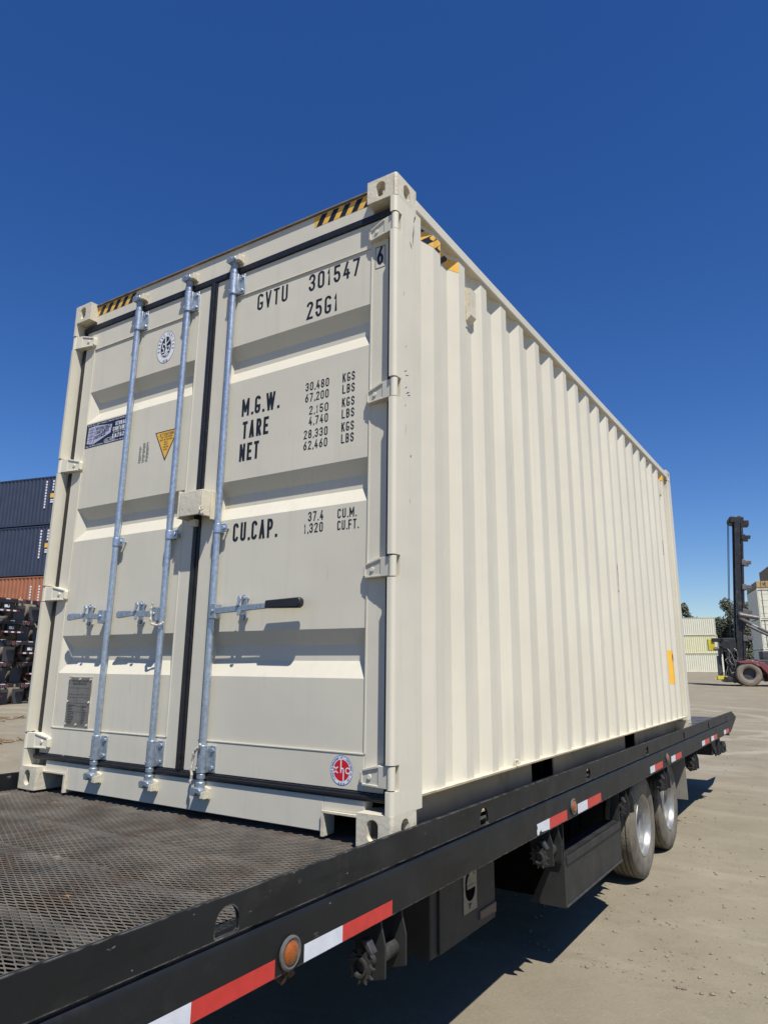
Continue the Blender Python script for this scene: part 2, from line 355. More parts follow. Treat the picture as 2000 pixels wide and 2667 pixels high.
def ribbon(pts, t):
    P = [Vector((a, b)) for a, b in pts]; P = [p for i, p in enumerate(P) if i == 0 or (p - P[i - 1]).length > 1e-5]
    n = len(P)
    if n < 2: return []
    closed = (P[0] - P[-1]).length < 1e-4 and n > 3
    if not closed:
        P[0] = P[0] + (P[0] - P[1]).normalized() * t * .5; P[-1] = P[-1] + (P[-1] - P[-2]).normalized() * t * .5
    if closed: P = P[:-1]; n -= 1
    out = []
    for i in range(n):
        a = P[(i - 1) % n]; b = P[i]; c = P[(i + 1) % n]
        if not closed and i == 0: d = (c - b).normalized(); nn = Vector((-d.y, d.x)); k = 1
        elif not closed and i == n - 1: d = (b - a).normalized(); nn = Vector((-d.y, d.x)); k = 1
        else:
            d1 = (b - a).normalized(); d2 = (c - b).normalized(); n1 = Vector((-d1.y, d1.x)); n2 = Vector((-d2.y, d2.x))
            nn = (n1 + n2)
            if nn.length < 1e-3: nn = n1
            nn.normalize(); k = min(1.8, 1 / max(.3, nn.dot(n1)))
        out.append((b + nn * t / 2 * k, b - nn * t / 2 * k))
    rng = range(n) if closed else range(n - 1)
    return [(out[i][0], out[(i + 1) % n][0], out[(i + 1) % n][1], out[i][1]) for i in rng]
NARROW = {'.': .10, ',': .08, "'": .06, '!': .08, '1': .62, 'I': .25, ' ': .6}
WIDE = {'M': 1.35, 'W': 1.6, 'N': 1.15}
def text(mb, s, o, U, V, N, h, width=None, wr=.44, t=.13, gap=.17, align='l', slant=0, curve=None):
    """lettering in the plane o + U*x + V*y, lifted along N; width fits the whole line"""
    o = Vector(o); U = Vector(U); V = Vector(V); N = Vector(N)
    ws = []
    for ch in s: ws.append(h * wr * (NARROW[ch] if ch in NARROW and ch in '1I ' else WIDE.get(ch, 1)) if ch not in ".,'!" else h * NARROW[ch])
    tot = sum(ws) + gap * h * (len(s) - 1); sx = 1
    if width: sx = width / tot
    T = t * h; x = 0 if align == 'l' else (-tot * sx if align == 'r' else -tot * sx / 2)
    lift = 0
    for ch, wd in zip(s, ws):
        W = max(wd * sx - T, .01 * h); H = h - T
        for k, pl in enumerate(glyph(ch, W, H)):
            e = .00012 * k
            for q in ribbon([(a + T / 2, b + T / 2) for a, b in pl], T):
                if curve: mb.quad(*[curve(x, wd * sx, a, b) + N * e for a, b in q])
                else: mb.quad(*[o + U * (x + a + slant * b) + V * b + N * e for a, b in q])
        x += (wd + gap * h) * sx
def rect(mb, x0, x1, z0, z1, y): mb.quad((x0, y, z0), (x1, y, z0), (x1, y, z1), (x0, y, z1))
def ell(mb, cx, cz, rx, rz, y, n=36, rx0=0, rz0=0):
    if rx0:
        for i in range(n):
            a, b = 2 * pi * i / n, 2 * pi * (i + 1) / n
            mb.quad(*[(cx + X * cos(k), y, cz + Z * sin(k)) for X, Z, k in ((rx, rz, a), (rx, rz, b), (rx0, rz0, b), (rx0, rz0, a))])
    else: mb.quad(*[(cx + rx * cos(2 * pi * i / n), y, cz + rz * sin(2 * pi * i / n)) for i in range(n)])
UX, UZ, NY = (1, 0, 0), (0, 0, 1), (0, -1, 0)

# ---------------------------------------------------------------- setting: ground
BED_Z, TILT = 1.016, -0.0105
g = MB(); g.quad((-900, -900, 0), (900, -900, 0), (900, 1500, 0), (-900, 1500, 0)); g.obj('ground', GROUND, kind='structure')

# ---------------------------------------------------------------- the shipping container
CW, CL, CH = 2.438, 6.058, 2.896
BEDROT = (TILT, 0, 0)
con = thing('shipping_container', 'cream high cube shipping container with closed doors standing on the black flatbed trailer', 'shipping container', (0, 0, BED_Z), BEDROT)
YD, YI = .065, .105            # door skin, bottom of the pressed grooves

# corner castings: eight, each a hollow block with oval holes
def casting(ex, ey, top):
    m = MB(); sx = -1 if ex == 0 else 1; sy = 1 if ey == 0 else -1
    X0 = 0 if ex == 0 else -CW; Y0 = 0 if ey == 0 else CL; Z0 = CH if top else 0; sz = -1 if top else 1
    A, B, Cc, th, rr = .162, .178, .118, .028, .014
    P = lambda u, v, w_: Vector((X0 + sx * u, Y0 + sy * v, Z0 + sz * w_))
    o = P(0, 0, 0); ux = Vector((sx, 0, 0)); vy = Vector((0, sy, 0)); wz = Vector((0, 0, sz))
    m.ring(o, ux, wz, -vy, (rr, A), (0, Cc), (.088, .060), stad(.026, .040), th)                    # end face
    m.ring(o + ux * 0, vy, wz, -ux, (rr, B), (0, Cc), (.092, .060), stad(.028, .040), th)           # side face
    m.ring(P(th, th, 0), ux, vy, -wz, (0, A - th - .0), (0, B - th), (.065, .066), stad(.03, .045), th)   # top or bottom
    m.box(*sorted((X0 + sx * th, X0 + sx * A)), *sorted((Y0 + sy * (B - .02), Y0 + sy * B)), *sorted((Z0 + sz * th, Z0 + sz * (Cc - .0))))
    m.box(*sorted((X0 + sx * (A - .02), X0 + sx * A)), *sorted((Y0 + sy * th, Y0 + sy * (B - .02))), *sorted((Z0 + sz * th, Z0 + sz * Cc)))
    m.box(*sorted((X0 + sx * th, X0 + sx * (A - .02))), *sorted((Y0 + sy * th, Y0 + sy * (B - .02))), *sorted((Z0 + sz * (Cc - .015), Z0 + sz * Cc)))
    # rounded outer upright edge
    pts = [(rr - rr * cos(a), rr - rr * sin(a)) for a in [pi / 2 * i / 5 for i in range(6)]]
    for (a0, b0), (a1, b1) in zip(pts, pts[1:]): m.quad(P(a0, b0, 0), P(a1, b1, 0), P(a1, b1, Cc), P(a0, b0, Cc))
    m.add([P(rr, rr, 0)] + [P(a, b, 0) for a, b in pts], [tuple(range(7))]); m.add([P(rr, rr, Cc)] + [P(a, b, Cc) for a, b in pts], [tuple(range(7))])
    m.obj('corner_casting', CREAMW, con)
for ex in (0, 1):
    for ey in (0, 1):
        for tp in (0, 1): casting(ex, ey, tp)

# corner posts at the door end, cut out for the hinges
HZ = [.25, 1.06, 1.835, 2.648]
def post_profile(y0):
    if y0 == 0:
        return [(-.032, 0), (-.018, 0)] + [(-.018 + .018 * sin(a), .018 - .018 * cos(a)) for a in [pi / 2 * i / 6 for i in range(1, 7)]] + [(0, .222), (-.05, .222), (-.05, .085), (-.032, .085)]
    return [(-.05, .05), (-.001, .05), (0, .051), (0, .222), (-.05, .222)]
for side in (0, 1):
    m = MB(); fn = XY if side == 0 else (lambda a, b, d: (-CW - a, b, d))
    z = .118
    for hz in HZ:
        m.prism(post_profile(0), fn, z, hz - .047); m.prism(post_profile(1), fn, hz - .047, hz + .047); z = hz + .047
    m.prism(post_profile(0), fn, z, CH - .118)
    m.obj('corner_post', CREAM, con, smooth=True)
for X in (-.06, -CW):
    m = MB(); m.box(X, X + .06, CL - .16, CL - .0, .118, CH - .118); m.obj('corner_post', CREAM, con, bevel=.008)

# door header, sill, top gasket seat
m = MB(); m.box(-2.276, -.162, .055, .115, 2.757, 2.884); h = m.obj('door_header', CREAM, con, bevel=.003)
m = MB(); m.box(-2.276, -.162, .042, .115, 2.884, 2.891); m.obj('header_eave', EAVE, con)
m = MB()
m.box(-2.075, -.363, .055, .115, .016, .150); m.box(-2.276, -2.075, .055, .115, .098, .150); m.box(-.363, -.162, .055, .115, .098, .150)
m.obj('door_sill', CREAM, con, bevel=.003)
for a, b, c in ((-2.276, -2.075, -2.075), (-.363, -.162, -.351)):
    m = MB(); m.box(a, b, .040, .115, .090, .098); m.box(c - .012, c, .040, .115, .002, .090); m.obj('sill_notch_flange', CREAMW, con)

# the two doors
DZ0, DZ1 = .183, 2.722
GRO = [(.613, .684, .750, .818), (1.362, 1.430, 1.492, 1.560), (2.094, 2.165, 2.232, 2.300)]
def door(x0, x1, p0, p1, e0, e1, label):
    m = MB(); yf = YD - .004
    m.box(x0, p0, yf, .112, DZ0, DZ1); m.box(p1, x1, yf, .112, DZ0, DZ1)
    m.box(p0, p1, yf, .112, DZ0, .322); m.box(p0, p1, yf, .112, 2.588, DZ1)
    d = m.obj('door', CREAM, con, bevel=.0025, label=label)
    m = MB(); z = .322
    for a, b, c, e in GRO:
        rect(m, p0, p1, z, a, YD)
        m.quad((p0, YD, a), (p1, YD, a), (p1 - e1, YI, b), (p0 + e0, YI, b))
        rect(m, p0 + e0, p1 - e1, b, c, YI)
        m.quad((p0 + e0, YI, c), (p1 - e1, YI, c), (p1, YD, e), (p0, YD, e))
        m.quad((p0, YD, a), (p0 + e0, YI, b), (p0 + e0, YI, c), (p0, YD, e)); m.quad((p1, YD, a), (p1 - e1, YI, b), (p1 - e1, YI, c), (p1, YD, e))
        z = e
    rect(m, p0, p1, z, 2.588, YD)
    m.obj('pressed_panel', CREAM, d)
    # weld bead round the panel
    m = MB()
    for a, b, c, e in ((p0 - .004, p0 + .004, .322, 2.588), (p1 - .004, p1 + .004, .322, 2.588)): m.box(a, b, yf - .0025, yf + .003, c, e)
    for zz in (.322, 2.588): m.box(p0 + .004, p1 - .004, yf - .0025, yf + .003, zz - .003, zz + .003)
    m.obj('weld_bead', CREAM, d, bevel=.001)
    return d
dl = door(-2.362, -1.247, -2.272, -1.333, .05, .03, 'left hand door with stickers and two lock rods')
dr = door(-1.197, -.078, -1.108, -.170, .03, .027, 'right hand door with the container number and weights')
m = MB()
m.box(-1.247, -1.197, .053, .0605, .1815, 2.723); m.box(-1.232, -1.212, .046, .0535, .1815, 2.723)
m.obj('gasket', RUBBER, con, bevel=.004)
for a, b in ((-2.395, -2.362), (-.078, -.045)):
    m = MB(); m.box(a, b, .06, .105, .150, 2.76); m.obj('gasket', RUBBER, con)
m = MB()
m.box(-2.39, -.05, .052, .0615, .1505, .181); m.box(-2.39, -.05, .044, .0525, .158, .172)
m.obj('gasket', RUBBER, con, bevel=.003)
m = MB(); m.box(-2.39, -.05, .050, .0615, 2.7235, 2.7565); m.obj('gasket', RUBBER, con, bevel=.003)

# hinges: blade, knuckle
def hinge(z, side):
    f = (lambda x: x) if side == 0 else (lambda x: -CW - x)
    m = MB(); fn = lambda a, b, d: (f(a), d, b)
    P = [(-.03, z - .040), (-.03, z + .040), (-.085, z + .040), (-.168, z + .020), (-.178, z + .010), (-.178, z - .033), (-.170, z - .040)]
    yf = lambda x: .016 + (-.03 - x) * .20
    n = len(P); vs = [(f(a), yf(a), b) for a, b in P] + [(f(a), .062, b) for a, b in P]
    m.add(vs, [tuple(range(n)), tuple(range(n, 2 * n))] + [(i, (i + 1) % n, n + (i + 1) % n, n + i) for i in range(n)])
    def rib(Q, t=.005):
        n = len(Q); m.add([(f(a), yf(a) - t, b) for a, b in Q] + [(f(a), yf(a) + .002, b) for a, b in Q], [tuple(range(n))] + [(i, (i + 1) % n, n + (i + 1) % n, n + i) for i in range(n)])
    rib([(-.080, z + .040), (-.086, z + .0395), (-.166, z + .0200), (-.164, z + .0115), (-.080, z + .031)])
    rib([(-.080, z - .040), (-.080, z - .032), (-.166, z - .032), (-.169, z - .040)]); rib([(-.166, z - .0315), (-.166, z + .011), (-.177, z + .009), (-.177, z - .0315)])
    rib([(-.032, z - .040), (-.032, z + .040), (-.080, z + .040), (-.080, z - .040)], .004)
    m.cyl((f(-.128), yf(-.128) - .005, z - .006), (f(-.128), yf(-.128) + .006, z - .006), .010, 14)
    hg = m.obj('hinge', CREAM, dl if side else dr, bevel=.0015)
    m = MB(); m.cyl((f(-.018), .020, z - .042), (f(-.018), .020, z + .042), .0165, 18); m.obj('hinge_pin', CREAM, con, smooth=True)
for z in HZ:
    hinge(z, 0); hinge(z, 1)

# lock rods
def shift(m, dy): m.v = [(a, b + dy, c) for a, b, c in m.v]
def lockrod(x, lever, grip):
    ROD = MB(); ROD.cyl((x, .036, .105), (x, .036, 2.800), .0165, 20)
    r = ROD.obj('lock_rod', GALV, con, smooth=True)
    for zc, s in ((2.653, 1), (.245, -1)):
        m = MB()
        m.cyl((x, .012, zc - .06), (x, .012, zc + .06), .0235, 20)
        m.box(x + .015, x + .062, .030, .040, zc - .058, zc + .058); m.box(x - .0235, x + .03, .012, .06, zc - .058, zc + .058)
        for dz in (-.038, .038):
            m.cyl((x + .046, .022, zc + dz), (x + .046, .034, zc + dz), .011, 6); m.cyl((x + .046, .034, zc + dz), (x + .046, .06, zc + dz), .006, 8)
        m.cyl((x - .012, -.012, zc - .04), (x - .012, -.006, zc - .04), .005, 8)
        shift(m, .024); m.obj('rod_guide', GALVD, r, smooth=True, bevel=.002)
        m = MB()
        zz = zc + s * .098
        m.cyl((x, .012, zc + s * .062), (x, .012, zc + s * .085), .021, 16); m.cyl((x, .012, zz), (x, .012, zz + s * .035), .022, 16)
        m.prism([(x - .035, zz + s * .030), (x - .022, zz + s * .022), (x + .018, zz + s * .024), (x + .034, zz + s * .032), (x + .030, zz + s * .052), (x + .008, zz + s * .044), (x - .004, zz + s * .058), (x - .030, zz + s * .056)], XZ, -.022, .014)
        shift(m, .024); m.obj('cam', GALVD, r, bevel=.003, smooth=True)
        m = MB(); zk = zz + s * .048
        m.prism([(x - .045, zk - .02), (x + .05, zk - .026), (x + .052, zk + .022), (x + .020, zk + .030), (x - .03, zk + .024)], XZ, .002, .014)
        m.prism([(x + .012, zk - .020), (x + .05, zk - .022), (x + .052, zk + .016), (x + .030, zk + .006)], XZ, -.030, .004)
        m.prism([(x - .045, zk - .004), (x - .028, zk - .008), (x - .026, zk + .02), (x - .040, zk + .02)], XZ, -.026, .004)
        shift(m, .041); m.obj('cam_keeper', CREAMW, con, bevel=.004)
    m = MB(); zc = 1.317
    m.cyl((x, .012, zc - .023), (x, .012, zc + .023), .0205, 18); m.box(x, x + .062, .008, .016, zc - .022, zc + .022); m.box(x - .0205, x + .0205, .012, YD - .004, zc - .021, zc + .021)
    m.cyl((x + .046, .000, zc), (x + .046, .010, zc), .012, 6); m.cyl((x + .046, .010, zc), (x + .046, YD - .004, zc), .006, 8)
    shift(m, .024); m.obj('rod_clamp', GALV, r, bevel=.002, smooth=True)
    # lever handle and its keeper
    d = lever; hz = .912; m = MB()
    m.box(*sorted((x + d * .012, x + d * .052)), -.020, .022, hz - .036, hz + .034)
    m.cyl((x + d * .034, -.026, hz), (x + d * .034, -.019, hz), .010, 12)
    m.prism([(x + d * .05, hz - .014), (x + d * .05, hz + .016), (x + d * (.37 if grip else .30), hz + .026), (x + d * (.37 if grip else .30), hz + .000)], XZ, -.012, -.002)
    if not grip:
        m.prism([(x + d * .205, hz - .004), (x + d * .205, hz + .020), (x + d * .315, hz + .024), (x + d * .328, hz + .014), (x + d * .328, hz - .008), (x + d * .318, hz - .014)], XZ, -.020, -.001)
    shift(m, .024); m.obj('lever_handle', GALVD, r, bevel=.003)
    k = x + d * (.17 if not grip else .205)
    m = MB()
    m.prism([(k + a, hz + .010 + b) for a, b in stad(.017, .062)], XZ, .012, .020)
    for q in (.055, -.035): m.cyl((k, .002, hz + q), (k, .0125, hz + q), .010, 12); m.cyl((k, .02, hz + q), (k, .042, hz + q), .007, 8)
    shift(m, .024); m.obj('handle_keeper', GALVD, r, bevel=.002)
    m = MB()
    m.prism([(k - .026, hz + .012), (k - .002, hz + .020), (k + .010, hz + .050), (k + .002, hz + .066), (k - .012, hz + .060), (k - .012, hz + .034)], XZ, -.020, -.013)
    m.prism([(k - .010, hz - .026), (k + .004, hz - .026), (k + .008, hz - .004), (k - .014, hz - .004)], XZ, -.020, -.013)
    shift(m, .024); m.obj('latch_hook', GALV, r, bevel=.002)
    if grip:
        m = MB(); m.prism([(x + d * (.365 + .205 * (a)), hz + .018 + b) for a, b in ((0, -.017), (.92, -.022), (.99, -.012), (1, .004), (.985, .018), (.93, .024), (0, .018))], XZ, -.023, .008)
        shift(m, .024); m.obj('handle_grip', RUBBER, r, bevel=.006, smooth=True)
lockrod(-1.832, -1, False); lockrod(-1.402, -1, False); lockrod(-1.051, 1, True)

# lock box over the centre seam
m = MB()
m.box(-1.265, -1.258, -.028, .058, 1.385, 1.510); m.box(-1.258, -1.112, -.034, -.024, 1.385, 1.512); m.box(-1.258, -1.112, -.024, .0, 1.505, 1.512)
m.box(-1.112, -1.098, -.034, .061, 1.380, 1.512); m.box(-1.258, -1.112, .0, .058, 1.500, 1.507); m.box(-1.098, -1.086, .02, .06, 1.365, 1.515)
lb = m.obj('lock_box', CREAMW, dr, bevel=.004)
m = MB(); m.box(-1.300, -1.290, -.012, .061, 1.385, 1.528); m.box(-1.290, -1.252, .02, .061, 1.512, 1.520); m.obj('lock_box_backing', CREAMW, dl, bevel=.003)
m = MB(); m.tube([(-1.100, -.036, 1.425), (-1.104, -.042, 1.412), (-1.096, -.044, 1.402), (-1.084, -.040, 1.405), (-1.080, -.036, 1.425)], .004, 8); m.obj('lock_hook', CREAMW, lb, smooth=True)
m = MB(); m.box(-1.243, -1.205, .028, .052, 1.345, 1.382); m.obj('lock_box_tab', CREAM, dl, bevel=.003)

# door lettering and stickers
YT = YD - .0006
m = MB()
def T(s, x0, z0, h, x1=None, t=.135, wr=.44, gap=.17): text(m, s, (x0, YT, z0), UX, UZ, NY, h, None if x1 is None else x1 - x0, wr, t, gap)
T('GVTU', -.897, 2.468, .093, -.690); T('301547', -.553, 2.473, .093, -.243); T('25G1', -.560, 2.321, .095, -.368)
T('M.G.W.', -.963, 1.893, .094, -.716, .155); T('TARE', -.951, 1.771, .092, -.775, .165); T('NET', -.962, 1.654, .092, -.832, .165)
for s, z, x0 in (('30,480', 1.942, -.548), ('67,200', 1.885, -.548), ('2,150', 1.819, -.521), ('4,740', 1.765, -.521), ('28,330', 1.701, -.548), ('62,460', 1.646, -.548)): T(s, x0, z, .043, -.407, .14)
for s, z in (('KGS', 1.941), ('LBS', 1.884), ('KGS', 1.819), ('LBS', 1.763), ('KGS', 1.700), ('LBS', 1.644)): T(s, -.328, z, .044, -.258, .14)
T('CU.CAP.', -.973, 1.248, .092, -.692, .16); T('37.4', -.504, 1.301, .045, -.416, .14); T('1,320', -.526, 1.247, .045, -.417, .14)
T('CU.M.', -.337, 1.298, .043, -.235, .14); T('CU.FT.', -.337, 1.244, .043, -.223, .14)
m.obj('lettering', INK, dr)
m = MB(); YF = YD - .0048
text(m, '6', (-.143, YF, 2.484), UX, UZ, NY, .092, .036, .44, .14)
for a, b, c, e in ((-.152, -.097, 2.466, 2.4695), (-.152, -.097, 2.5765, 2.580), (-.152, -.1495, 2.4695, 2.5765), (-.0995, -.097, 2.4695, 2.5765)): rect(m, a, b, c, e, YF)
m.obj('check_digit', INK, dr)

# round maker's sticker on the right door
m = MB(); cx, cz, y = -.280, .254, YD - .0046
ell(m, cx, cz, .057, .058, y); m.m = 1; ell(m, cx, cz, .0565, .0575, y - .0004, 40, .0545, .0555)
m.m = 2; ell(m, cx, cz, .040, .041, y - .0004)
m.m = 0
def xhc(s, x, z, h, wd): text(m, s, (x, y - .0008, z), UX, UZ, NY, h, wd, .8, .26, .1)
for ax, a0, a1, rx in ((cx - .0405, 78, -78, .0125), (cx - .0175, 102, 258, .0105), (cx + .0305, 50, 310, .0100)):
    for q in ribbon(arc(ax, cz, rx, .0105, a0, a1), .0046): m.quad(*[(u, y - .0008, v_) for u, v_ in q])
rect(m, cx - .006, cx - .0005, cz - .010, cz + .041, y - .0008); rect(m, cx + .0070, cx + .0120, cz - .041, cz + .003, y - .0008)
m.quad((cx - .0005, y - .0008, cz + .010), (cx + .008, y - .0008, cz + .010), (cx + .0120, y - .0008, cz + .0035), (cx - .0005, y - .0008, cz + .0035))
m.m = 1
def ringtext(mb, s, cx, cz, rx, rz, h, a_mid, da, y, t=.16, wr=.6):
    n = len(s)
    for i, ch in enumerate(s):
        a = radians(a_mid - (i - (n - 1) / 2) * da); U = Vector((sin(a), 0, -cos(a))); V = Vector((cos(a), 0, sin(a)))
        text(mb, ch, (cx + rx * cos(a) - U.x * h * .25, y, cz + rz * sin(a) - U.z * h * .25), U, V, NY, h, None, wr, t)
ringtext(m, "TIANJIN XINHUACHANG INT'L CONTAINERS CO.,LTD", cx, cz, .0435, .0445, .008, 90, 6.4, y - .0004)
for k in (-1, 0, 1):   # three small characters at the foot of the ring
    bx = cx + k * .012; bz = cz - .0505
    for q in (-.003, 0, .003): rect(m, bx - .0038, bx + .0038, bz + q - .0006, bz + q + .0006, y - .0004)
    rect(m, bx - .0006, bx + .0006, bz - .0045, bz + .0045, y - .0006)
m.obj('sticker', [WHITE, BLUEP, REDP], dr, label='round red and white maker sticker low on the right hand door')

# classification oval on the left door
m = MB(); cx, cz, y = -1.598, 2.440, YD - .0006
ell(m, cx, cz, .078, .100, y); m.m = 1; ell(m, cx, cz, .0775, .0995, y - .0004, 40, .0755, .0975); ell(m, cx, cz, .047, .068, y - .0004)
m.m = 0; ell(m, cx, cz, .0455, .0665, y - .0007, 36, .0425, .0635)
for pl, t in (([(-.006, .046), (-.004, .02), (.004, -.006), (-.004, -.05)], .011), ([(.002, .02), (.022, .034), (.026, .046)], .006), ([(-.004, .014), (-.026, .026), (-.03, .004)], .006), ([(.004, -.006), (.014, -.03), (.012, -.052)], .009), ([(-.03, -.004), (-.016, -.004), (-.018, -.03), (-.030, -.028)], .006), ([(.018, -.002), (.032, .004), (.028, -.028), (.016, -.024)], .006), ([(-.022, -.045), (.022, -.047)], .007)):
    for q in ribbon(pl, t): m.quad(*[(cx + a, y - .0007, cz + b) for a, b in q])
ell(m, cx - .006, cz + .054, .006, .007, y - .0007, 12)
m.m = 1
ringtext(m, 'BUREAU VERITAS', cx, cz, .053, .074, .017, 90, 16, y - .0004, .15, .55)
text(m, '1828', (cx, y - .0004, cz - .094), UX, UZ, NY, .015, .045, .5, .15, .2, 'c')
m.obj('sticker', [WHITE, INK], dl, label='oval white sticker with a dark emblem near the top of the left hand door')

# dealer's sticker, left door
m = MB(); y = YD - .0006; x0, x1, z0, z1 = -2.268, -1.866, 1.934, 2.086
rect(m, x0, x1, z0, z1, y)
m.m = 1; y1 = y - .0004
text(m, 'WE BUY, SELL, MODIFY, FABRICATE, TRANSPORT OCEAN SHIPPING CONTA', (x0 + .012, y1, z1 - .014), UX, UZ, NY, .0085, .385, .5, .14, .2)
text(m, 'IDEAL FOR JOBSITE, RESIDENTIAL, COMMERCIAL & INDUSTRIAL, PORTABLE STO', (x0 + .012, y1, z0 + .005), UX, UZ, NY, .0085, .385, .5, .14, .2)
text(m, 'STORAGE', (-1.990, y1, 2.035), UX, UZ, NY, .025, .112, .6, .2, .2); text(m, 'CONTAINER', (-2.010, y1, 2.004), UX, UZ, NY, .025, .138, .6, .2, .2)
text(m, 'DELIVERED TO YOUR LOC', (-2.005, y1, 1.992), UX, UZ, NY, .009, .132, .5, .16, .2); text(m, '510.715.254', (-2.010, y1, 1.960), UX, UZ, NY, .026, .138, .6, .22, .2)
ell(m, -2.035, 1.956, .050, .015, y1, 30, .047, .0125); text(m, 'CALL NOW!', (-2.035, y1, 1.951), UX, UZ, NY, .011, .075, .55, .18, .2, 'c')
m.m = 2
m.quad((-2.188, y1, 1.952), (-2.030, y1, 2.000), (-2.022, y1, 2.052), (-2.178, y1, 2.068))
m.quad((-2.252, y1, 1.962), (-2.192, y1, 1.952), (-2.182, y1, 2.068), (-2.246, y1, 2.062))
m.m = 0; y2 = y1 - .0004
for fx in (.33, .52, .70): m.quad((-2.252 + .06 * fx, y2, 1.964), (-2.252 + .06 * fx + .003, y2, 1.964), (-2.245 + .06 * fx + .003, y2, 2.06), (-2.245 + .06 * fx, y2, 2.06))
for zz in (1.985, 2.005, 2.028, 2.045): rect(m, -2.248, -2.188, zz, zz + .002, y2)
text(m, 'INTERNATIONAL', (-2.172, y2, 2.036), (.997, 0, -.02), (0.06, 0, 1), NY, .020, .140, .6, .2, .18); text(m, 'CONTAINER', (-2.174, y2, 2.010), (.995, 0, .02), (.06, 0, 1), NY, .021, .125, .6, .22, .18); text(m, 'SERVICES', (-2.180, y2, 1.978), (.98, 0, .14), (.06, 0, 1), NY, .023, .105, .6, .23, .18)
m.obj('sticker', [NAVYP, WHITE, LAVENDER], dl, label='navy and white storage container advert sticker on the left hand door')

# triangular notice, left door
m = MB(); y = YD - .0006
m.quad((-1.622, y, 1.922), (-1.526, y, 1.745), (-1.430, y, 1.922)); m.m = 1; y1 = y - .0004
m.quad((-1.612, y1, 1.916), (-1.526, y1, 1.760), (-1.440, y1, 1.916)); m.m = 0; y2 = y1 - .0004
for s, z, hh, wd in (('ATTENTION', 1.893, .017, .11), ('THIS CONTAINER', 1.880, .009, .095), ('MUST BE REPAIRED', 1.865, .009, .10), ('ONLY', 1.851, .009, .03), ('WITH', 1.837, .009, .028), ('CORTEN', 1.822, .009, .042), ('STEEL', 1.807, .009, .033)):
    text(m, s, (-1.526, y2, z), UX, UZ, NY, hh, wd, .5, .17, .2, 'c', .1)
m.obj('sticker', [INK, HAZY], dl, label='yellow triangular attention sticker on the left hand door')

# small printed table, left door (rows too small to read)
m = MB(); y = YD - .0006; R = random.Random(3)
for k in range(15):
    z = 1.874 - k * .0078; xx = -1.748
    for c in range(3):
        wd = R.uniform(.012, .024); 
        if k > 1 or c: rect(m, xx, xx + wd, z, z + .0042, y)
        xx += .030
m.obj('printed_table', INKG, dl)

# approval plate
m = MB(); m.box(-2.160, -1.956, YD - .004, YD, .335, .592)
pl = m.obj('data_plate', PLAQUE, dl, bevel=.001)
m = MB(); 
for a in (-2.152, -2.058, -1.964):
    for b in (.345, .463, .582):
        if not (a == -2.058 and b == .463): m = MB(); m.cyl((a, YD - .009, b), (a, YD - .003, b), .006, 10); m.obj('rivet', CREAMW, pl)
m = MB(); m.box(-2.163, -1.953, YD - .003, YD - .0002, .592, .596); m.box(-1.956, -1.952, YD - .003, YD - .0002, .335, .592)
m.obj('plate_edge', CREAMW, pl)
m = MB(); y = YD - .0046
text(m, 'APPROVED FOR TRANSPORT', (-2.058, y, .567), UX, UZ, NY, .010, .15, .5, .15, .2, 'c'); text(m, 'UNDER CUSTOMS SEAL', (-2.058, y, .552), UX, UZ, NY, .010, .12, .5, .15, .2, 'c')
for z in (.535, .500, .485, .455, .44, .410): rect(m, -2.148, -1.968, z, z + .0012, y)
for xx, za, zb in ((-2.07, .455, .535), (-2.03, .345, .455)): rect(m, xx, xx + .0012, za, zb, y - .0004)
for k in range(12): 
    z = .350 + k * .0085; rect(m, -2.145, -2.145 + R.uniform(.03, .06), z, z + .003, y); rect(m, -2.02, -2.02 + R.uniform(.01, .04), z, z + .003, y)
m.obj('lettering', INK, pl)

# hazard tape on the header and along the side under the top rail
def hazard(x0, x1, name='hazard_tape'):
    m = MB(); y = .0542; z0, z1 = 2.818, 2.878
    rect(m, x0, x1, z0, z1, y); m.m = 1; x = x0 + .012
    while x < x1:
        a, b, c, e = x, x + .036, x + .036 + .034, x + .034
        q = [(max(x0, min(x1, v)), z) for v, z in ((a, z0), (b, z0), (c, z1), (e, z1))]
        m.quad(*[(u, y - .0005, z) for u, z in q]); x += .072
    m.obj(name, [HAZY, INK], h)
hazard(-.522, -.164); hazard(-2.274, -1.905)

